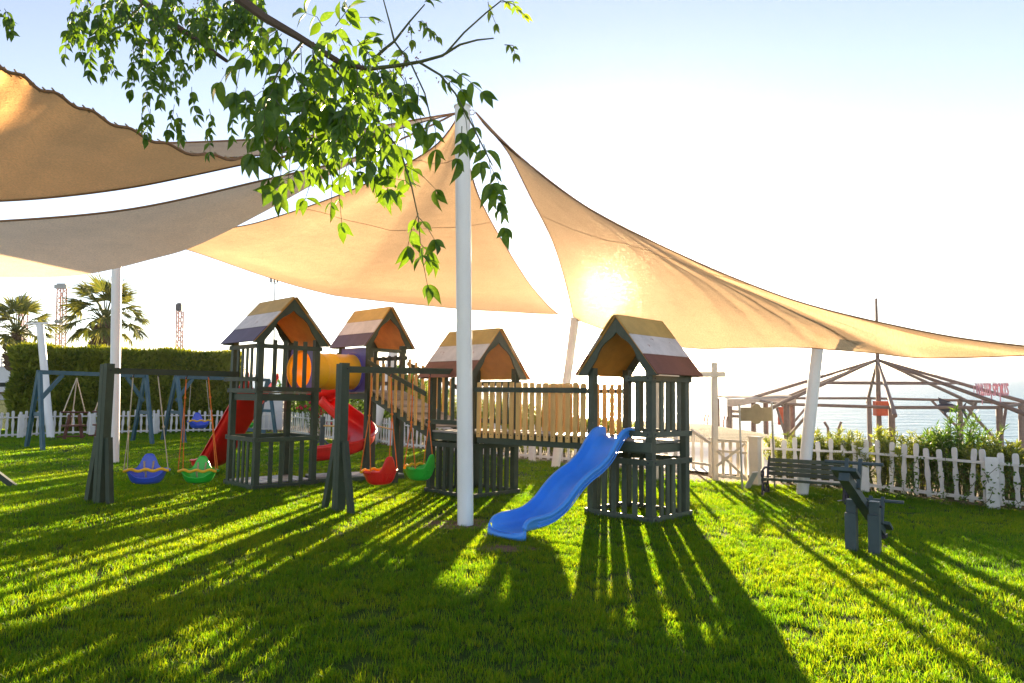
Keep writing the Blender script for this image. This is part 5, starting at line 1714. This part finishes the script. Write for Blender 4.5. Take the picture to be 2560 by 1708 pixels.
vv, ff = leaf_arrays([bb + V((r_.normal(0, .5), r_.normal(0, .3), r_.uniform(1.6, 2.9))) for _ in range(900)], r_.normal(0, 1, (900, 3)), r_.normal(0, 1, (900, 3)), r_.uniform(.03, .07, 900), r_.uniform(.015, .03, 900))
mk_obj('leaves', np_mesh('leaves', vv - np.array(bb), ff), YLEAF, t.o)

# ================================================================== overhanging tree
K = 2560 / 2350.0
TB = V((-4.4, 2.6, 0))
tree = Thing('overhanging_tree', 'leafy tree branch hanging in from the top, nearest of all', 'tree', TB)
tree.part('trunk', MB().tube([TB - ZV * .1, TB + V((.05, .05, 1.5)), TB + V((.15, .2, 3.1)), TB + V((.5, .4, 4.4))], [.2, .16, .13, .09], 14), BARK, smooth=True)
limb_top = TB + V((.15, .2, 3.1))
def dpt(x, y, dep): return At(x * K, y * K, dep)
def limb(pts, r0, r1, mat=BARK, n=8):
    m = MB(); k = len(pts)
    m.tube(pts, [r0 + (r1 - r0) * i / (k - 1) for i in range(k)], n)
    return tree.part('branch', m, mat, smooth=True)
limb([limb_top, limb_top + V((1.0, .35, .55)), dpt(440, -90, 3.5), dpt(540, -10, 3.45), dpt(610, 42, 3.42), dpt(680, 82, 3.38), dpt(790, 150, 3.32), dpt(850, 158, 3.3)], .040, .010, BARK)
limb([dpt(850, 158, 3.3), dpt(905, 152, 3.28), dpt(965, 142, 3.26), dpt(1015, 128, 3.24), dpt(1055, 103, 3.22), dpt(1095, 92, 3.22), dpt(1133, 88, 3.2)], .011, .003, TWIG)
limb([dpt(1020, 126, 3.24), dpt(1065, 75, 3.2), dpt(1115, 30, 3.18), dpt(1150, 2, 3.15)], .005, .003, TWIG)
limb([dpt(845, 150, 3.3), dpt(880, 115, 3.3), dpt(905, 95, 3.3), dpt(940, 50, 3.28), dpt(975, 10, 3.25)], .010, .003, TWIG)
limb([dpt(905, 95, 3.3), dpt(895, 55, 3.32), dpt(880, 0, 3.34)], .005, .003, TWIG)
limb([dpt(905, 95, 3.3), dpt(945, 150, 3.22), dpt(975, 215, 3.2), dpt(990, 280, 3.18)], .005, .003, TWIG)
limb([dpt(960, 142, 3.26), dpt(1010, 172, 3.2), dpt(1045, 215, 3.16), dpt(1085, 290, 3.12), dpt(1130, 380, 3.1)], .006, .003, TWIG)
limb([dpt(760, 150, 3.33), dpt(840, 240, 3.2), dpt(920, 350, 3.12), dpt(945, 430, 3.1), dpt(960, 500, 3.1), dpt(965, 560, 3.1)], .006, .002, TWIG)
limb([limb_top + V((.1, .05, .2)), limb_top + V((.8, .9, .7)), dpt(250, -70, 4.8), dpt(330, 5, 4.7), dpt(420, 70, 4.6), dpt(520, 140, 4.5)], .04, .012, BARK)
limb([dpt(330, 5, 4.7), dpt(280, 60, 4.7), dpt(200, 90, 4.7)], .012, .004, TWIG)
limb([dpt(700, 90, 3.38), dpt(640, 160, 3.3), dpt(600, 260, 3.25)], .008, .003, TWIG)

def leaflet_mesh(L=1.0, Wd=0.46, bend=0.12, fold=0.10):
    prof = [(0, 0.0), (.10, .27), (.28, .46), (.45, .50), (.62, .40), (.80, .19), (.92, .06), (1.0, 0)]
    m = MB()
    n = len(prof)
    for a, b in prof:
        zc = -bend * a * a
        m.v += [V((a, -b * Wd, zc + fold * b * Wd * 2)), V((a, 0, zc)), V((a, b * Wd, zc + fold * b * Wd * 2))]
    for i in range(n - 1):
        for j in range(2):
            q = i * 3 + j
            m.f.append((q, q + 3, q + 4, q + 1))
    me = mesh_of('leaf', m, smooth=True, angle=180)
    return me
LEAFM = [leaflet_mesh(1, .42, .10, .3), leaflet_mesh(1, .36, .3, .5), leaflet_mesh(1, .46, .22, .15)]
for me in LEAFM: me.materials.append(LEAF)
LEAFY = leaflet_mesh(1, .34, .3, .2); LEAFY.materials.append(YLEAF)

leafs = []       # (mesh index, matrix, size in the picture)
rach = MB()
rl = random.Random(12)
def compound(x0, y0, x1, y1, dep, n=4, size=44, spread=1.0, young=False):
    """a hanging pinnate leaf: rachis from (x0,y0) to (x1,y1), pairs of leaflets and one at the tip"""
    a, b = dpt(x0, y0, dep), dpt(x1, y1, dep - .05 + rl.uniform(-.12, .12))
    mid = a.lerp(b, .5) + V((rl.uniform(-.02, .02), rl.uniform(-.03, .03), .015))
    rach.tube([a, mid, b], [.0022, .0018, .0012], 4, False)
    ax = (b - a).normalized()
    sd = ax.cross(V((rl.uniform(-.4, .4), 1, rl.uniform(-.3, .3)))).normalized()
    Ls = size * K * (dep / F)
    for k in range(n):
        s = .22 + .72 * k / max(1, n - 1) if n > 1 else .6
        p = a.lerp(mid, s * 2) if s < .5 else mid.lerp(b, s * 2 - 1)
        for sg in (-1, 1):
            if rl.random() < .06: continue
            d = (sd * sg * rl.uniform(.5, 1.0) * spread + ax * rl.uniform(.3, .9) + V((0, rl.uniform(-.5, .3), -rl.uniform(.25, .95)))).normalized()
            leafs.append((p, d, Ls * rl.uniform(.6, 1.2), young))
    leafs.append((b, (ax + V((0, rl.uniform(-.3, .3), -.4))).normalized(), Ls * rl.uniform(.9, 1.2), young))

# main branch: leaves placed as they hang in the picture
MAIN = [(600, 260, 575, 360), (640, 300, 615, 420), (650, 340, 640, 455), (680, 320, 660, 430), (700, 250, 690, 340), (720, 300, 715, 385), (560, 150, 505, 190), (580, 120, 540, 220), (610, 110, 600, 230),
        (640, 120, 625, 250), (660, 90, 640, 200), (690, 100, 685, 220), (720, 110, 720, 240), (740, 60, 700, 30), (750, 130, 755, 260), (770, 60, 800, 20), (780, 150, 790, 280), (800, 60, 850, 40), (810, 110, 860, 95),
        (820, 160, 830, 270), (850, 170, 870, 290), (760, 250, 770, 370), (800, 270, 800, 400), (780, 380, 785, 520), (830, 290, 825, 400), (860, 280, 865, 400), (890, 240, 900, 340), (880, 330, 890, 440), (930, 180, 960, 290),
        (960, 200, 975, 310), (985, 260, 1000, 350), (1010, 170, 1060, 210), (1040, 160, 1110, 215), (1050, 230, 1075, 330), (1080, 270, 1105, 380), (1110, 330, 1130, 430), (1125, 380, 1150, 470), (1140, 430, 1160, 530), (1060, 290, 1050, 370),
        (930, 380, 1005, 440), (945, 430, 905, 410), (960, 490, 935, 570), (962, 500, 1000, 555), (965, 560, 990, 600), (966, 570, 982, 660), (720, 400, 700, 460), (850, 400, 900, 445), (660, 200, 560, 240), (700, 200, 640, 280),
        (740, 200, 680, 300), (620, 180, 600, 280), (830, 200, 900, 260), (760, 330, 700, 350), (690, 380, 625, 440), (650, 60, 600, 120), (600, 70, 555, 130)]
for (x0, y0, x1, y1) in MAIN:
    compound(x0, y0, x1, y1, 3.25 + rl.uniform(-.15, .15), rl.choice((2, 3, 3)), rl.uniform(40, 56))
for k in range(78):                         # thick of the branch
    x, y = rl.gauss(735, 125), rl.gauss(190, 95)
    if 560 < x < 960 and 25 < y < 380:
        compound(x, y, x + rl.uniform(-45, 45), y + rl.uniform(40, 105), 3.3 + rl.uniform(-.25, .3), 3, rl.uniform(38, 52))
for (x0, y0, x1, y1) in [(940, 55, 945, 95), (975, 60, 1005, 85), (1120, 5, 1140, 60), (1150, 0, 1205, 35), (1150, 5, 1185, 20), (1158, 103, 1182, 125), (975, 5, 990, 0), (960, 50, 990, 75)]:
    compound(x0, y0, x1, y1, 3.2, 3, 26, .6, True)
# further branch at the upper left, smaller leaves
for k in range(135):
    x = rl.uniform(160, 590); y = -25 + abs(rl.gauss(0, 1)) * 90 * (0.45 + .55 * math.sin(math.pi * (x - 120) / 480))
    if x < 290: y = min(y, 120)
    if y < 275:
        compound(x, y, x + rl.uniform(-26, 26), y + rl.uniform(35, 65), 4.5 + rl.uniform(-.4, .4), 4, rl.uniform(21, 30))
for (x, y) in [(160, 60), (190, 70), (215, 95), (340, 200), (325, 260), (345, 250), (400, 240), (405, 260), (480, 250), (490, 280), (540, 245), (560, 265), (440, 200), (380, 180), (310, 150)]:
    compound(x, y, x + rl.uniform(-12, 14), y + rl.uniform(50, 75), 4.5 + rl.uniform(-.2, .2), 4, 27)
for (x, y) in [(-5, 15), (10, 20), (25, 40)]:
    compound(x, y, x + rl.uniform(-5, 20), y + 35, 4.0, 3, 28)
tree.part('leaf_stalks', rach, TWIG, kind='stuff')
leafs.sort(key=lambda q: -(q[2] / q[0].y))
bulk = {False: ([], []), True: ([], [])}
cnt = 0
for p, d, L, yg in leafs:
    x_ = d
    ref = V((rl.uniform(-1.3, 1.3), -1, rl.uniform(-.3, 1.2)))
    y_ = ref.cross(x_).normalized(); z_ = x_.cross(y_).normalized()
    M = Matrix((x_, y_, z_)).transposed().to_4x4()
    me = LEAFY if yg else LEAFM[rl.randrange(3)]
    if cnt < 300:
        o = mk_obj('leaf', me, None, tree.o)
        o.matrix_local = Matrix.Translation(p - tree.base) @ M @ Matrix.Scale(L, 4)
        cnt += 1
    else:
        W_ = Matrix.Translation(p - tree.base) @ M @ Matrix.Scale(L, 4)
        vs_, fs_ = bulk[yg]
        o0 = len(vs_)
        vs_.extend([W_ @ v_.co for v_ in me.vertices]); fs_.extend([[o0 + i for i in pl.vertices] for pl in me.polygons])
for yg, mt in ((False, LEAF), (True, YLEAF)):
    vs_, fs_ = bulk[yg]
    if vs_:
        me = np_mesh('foliage', [tuple(v_) for v_ in vs_], fs_, True)
        o = mk_obj('foliage', me, mt, tree.o); o['kind'] = 'stuff'
sd_ = MB()
for k in range(420):
    x, y = rl.choice(((rl.gauss(430, 70), rl.gauss(60, 45)), (rl.gauss(905, 45), rl.gauss(180, 50)), (rl.gauss(700, 60), rl.gauss(230, 60))))
    p = dpt(x, y, 3.3 if x > 600 else 4.5)
    sd_.beam(p, p + V((rl.uniform(-.012, .012), 0, rl.uniform(-.014, .014) + .001)), .004, .004)
so = tree.part('seeds', sd_, SEED); so['kind'] = 'stuff'

# ================================================================== grass
def tuft(seed, n, rad, hmin, hmax, wd):
    r_ = np.random.default_rng(seed)
    V_, F_ = [], []
    for k in range(n):
        a, rr = r_.uniform(0, 2 * math.pi), rad * math.sqrt(r_.uniform(0, 1))
        b = np.array((math.cos(a) * rr, math.sin(a) * rr, -.004))
        la = r_.uniform(0, 2 * math.pi); ln = r_.uniform(.1, .75); h = r_.uniform(hmin, hmax)
        ld = np.array((math.cos(la), math.sin(la), 0)); w = wd * r_.uniform(.7, 1.3)
        fa = r_.uniform(0, 2 * math.pi); sdv_ = np.array((math.cos(fa), math.sin(fa), 0)) * w / 2
        m1_ = b + np.array((0, 0, h * .55)) + ld * (h * ln * .25)
        tp_ = b + np.array((0, 0, h * (1 - .25 * ln))) + ld * (h * ln)
        o_ = len(V_)
        V_ += [b - sdv_, b + sdv_, m1_ - sdv_ * .8, m1_ + sdv_ * .8, tp_]
        F_ += [(o_, o_ + 1, o_ + 3), (o_, o_ + 3, o_ + 2), (o_ + 2, o_ + 3, o_ + 4)]
    return np_mesh('tuft', V_, F_)

def inside(p, poly):
    c = False; j = len(poly) - 1
    for i in range(len(poly)):
        a, b = poly[i], poly[j]
        if (a.y > p[1]) != (b.y > p[1]) and p[0] < (b.x - a.x) * (p[1] - a.y) / (b.y - a.y) + a.x: c = not c
        j = i
    return c

def grass_zone(name, label, y0, y1, dens, tufts, smin, smax, seed):
    r_ = np.random.default_rng(seed)
    w0_, w1_ = .80 * y0 + .6, .80 * y1 + .6
    area = (w0_ + w1_) * (y1 - y0)
    n = int(area * dens)
    yy_ = r_.uniform(0, 1, n); yy_ = y0 + (y1 - y0) * yy_
    xx_ = r_.uniform(-1, 1, n) * w1_
    keep = np.abs(xx_) < .80 * yy_ + .6
    # thin patches
    den = .5 + .5 * np.sin(xx_ * 1.7 + 1.3 * np.sin(yy_ * 1.1)) * np.sin(yy_ * 1.9 + .8 * np.sin(xx_ * 1.3))
    keep &= r_.uniform(0, 1, n) < .72 + .28 * den
    xx_, yy_ = xx_[keep], yy_[keep]
    ok = np.ones(len(xx_), bool)
    for i in range(len(xx_)):
        x, y = xx_[i], yy_[i]
        if y > 8.5 and x > -9 and beyond_fence(x, y) > -0.02: ok[i] = False
        elif (abs(x - POLE_BASE.x) < 1.0 and abs(y - POLE_BASE.y) < 1.6) or y > 11.2:
            for rg in EARTH_RINGS:
                if inside((x, y), rg):
                    cx_ = sum(q.x for q in rg) / len(rg); cy_ = sum(q.y for q in rg) / len(rg)
                    sx_ = max(abs(q.x - cx_) for q in rg); sy_ = max(abs(q.y - cy_) for q in rg)
                    if r_.uniform() < 1.12 - .95 * math.hypot((x - cx_) / sx_, (y - cy_) / sy_): ok[i] = False
    xx_, yy_ = xx_[ok], yy_[ok]
    me = bpy.data.meshes.new(name)
    me.vertices.add(len(xx_))
    co = np.zeros((len(xx_), 3), np.float32); co[:, 0] = xx_; co[:, 1] = yy_
    me.vertices.foreach_set('co', co.ravel())
    o = mk_obj(name, me, None)
    tag(o, label, 'grass', kind='stuff')
    TOP.append(o)
    coll = bpy.data.collections.new(name + '_tufts')
    for k, tm in enumerate(tufts):
        q = bpy.data.objects.new('grass_tuft', tm); coll.objects.link(q)
    ng = bpy.data.node_groups.new(name, 'GeometryNodeTree')
    ng.interface.new_socket('Geometry', in_out='INPUT', socket_type='NodeSocketGeometry')
    ng.interface.new_socket('Geometry', in_out='OUTPUT', socket_type='NodeSocketGeometry')
    gi = ng.nodes.new('NodeGroupInput'); go = ng.nodes.new('NodeGroupOutput')
    ci = ng.nodes.new('GeometryNodeCollectionInfo'); ci.inputs['Collection'].default_value = coll
    ci.inputs['Separate Children'].default_value = True; ci.inputs['Reset Children'].default_value = True
    ip = ng.nodes.new('GeometryNodeInstanceOnPoints'); ip.inputs['Pick Instance'].default_value = True
    rv = ng.nodes.new('FunctionNodeRandomValue'); rv.data_type = 'FLOAT_VECTOR'
    rv.inputs['Min'].default_value = (-.12, -.12, 0); rv.inputs['Max'].default_value = (.12, .12, 6.283)
    rs = ng.nodes.new('FunctionNodeRandomValue'); rs.data_type = 'FLOAT'
    [s for s in rs.inputs if s.name == 'Min' and s.enabled][0].default_value = smin
    [s for s in rs.inputs if s.name == 'Max' and s.enabled][0].default_value = smax
    ri = ng.nodes.new('FunctionNodeRandomValue'); ri.data_type = 'INT'
    [s for s in ri.inputs if s.name == 'Min' and s.enabled][0].default_value = 0
    [s for s in ri.inputs if s.name == 'Max' and s.enabled][0].default_value = len(tufts) - 1
    ri.inputs['Seed'].default_value = 5
    L_ = ng.links.new
    L_(gi.outputs[0], ip.inputs['Points']); L_(ci.outputs[0], ip.inputs['Instance'])
    L_([s for s in rv.outputs if s.enabled][0], ip.inputs['Rotation'])
    L_([s for s in rs.outputs if s.enabled][0], ip.inputs['Scale'])
    L_([s for s in ri.outputs if s.enabled][0], ip.inputs['Instance Index'])
    L_(ip.outputs[0], go.inputs[0])
    md = o.modifiers.new('blades', 'NODES'); md.node_group = ng
    return o

tn = [tuft(100 + k, 26, .055, .026, .056, .0036) for k in range(8)]
tm_ = [tuft(120 + k, 26, .08, .026, .052, .0052) for k in range(6)]
tf_ = [tuft(140 + k, 30, .14, .026, .052, .0085) for k in range(6)]
for q in tn + tm_ + tf_: q.materials.append(GRASS)
grass_zone('grass', 'short lawn grass nearest the viewer, in front of the slide', 2.9, 7.2, 520, tn, .7, 1.25, 1)
grass_zone('grass', 'short lawn grass round the feet of the towers', 7.2, 12.0, 280, tm_, .7, 1.2, 2)
grass_zone('grass', 'short lawn grass far back before the fences', 12.0, 25.0, 85, tf_, .7, 1.2, 3)

# ================================================================== sunlit air over lawn, beach and water
hz = MB().box((0, 2100, 7.0), (8600, 4300, 22.0))
hm, hnt, hout = new_mat('thin sea haze')
pv = N(hnt, 'ShaderNodeVolumePrincipled')
pv.inputs['Color'].default_value = (1.0, 0.95, 0.88, 1)
pv.inputs['Density'].default_value = 0.00025
pv.inputs['Anisotropy'].default_value = 0.9
hnt.links.new(pv.outputs[0], hout.inputs['Volume'])
ho = mk_obj('haze', mesh_of('haze', hz), hm)
tag(ho, 'thin sunlit haze over the lawn and the sea', None, kind='stuff')

# ================================================================== lay the lawn frame on its slope
for o in TOP:
    o.matrix_world = TILT @ o.matrix_basis
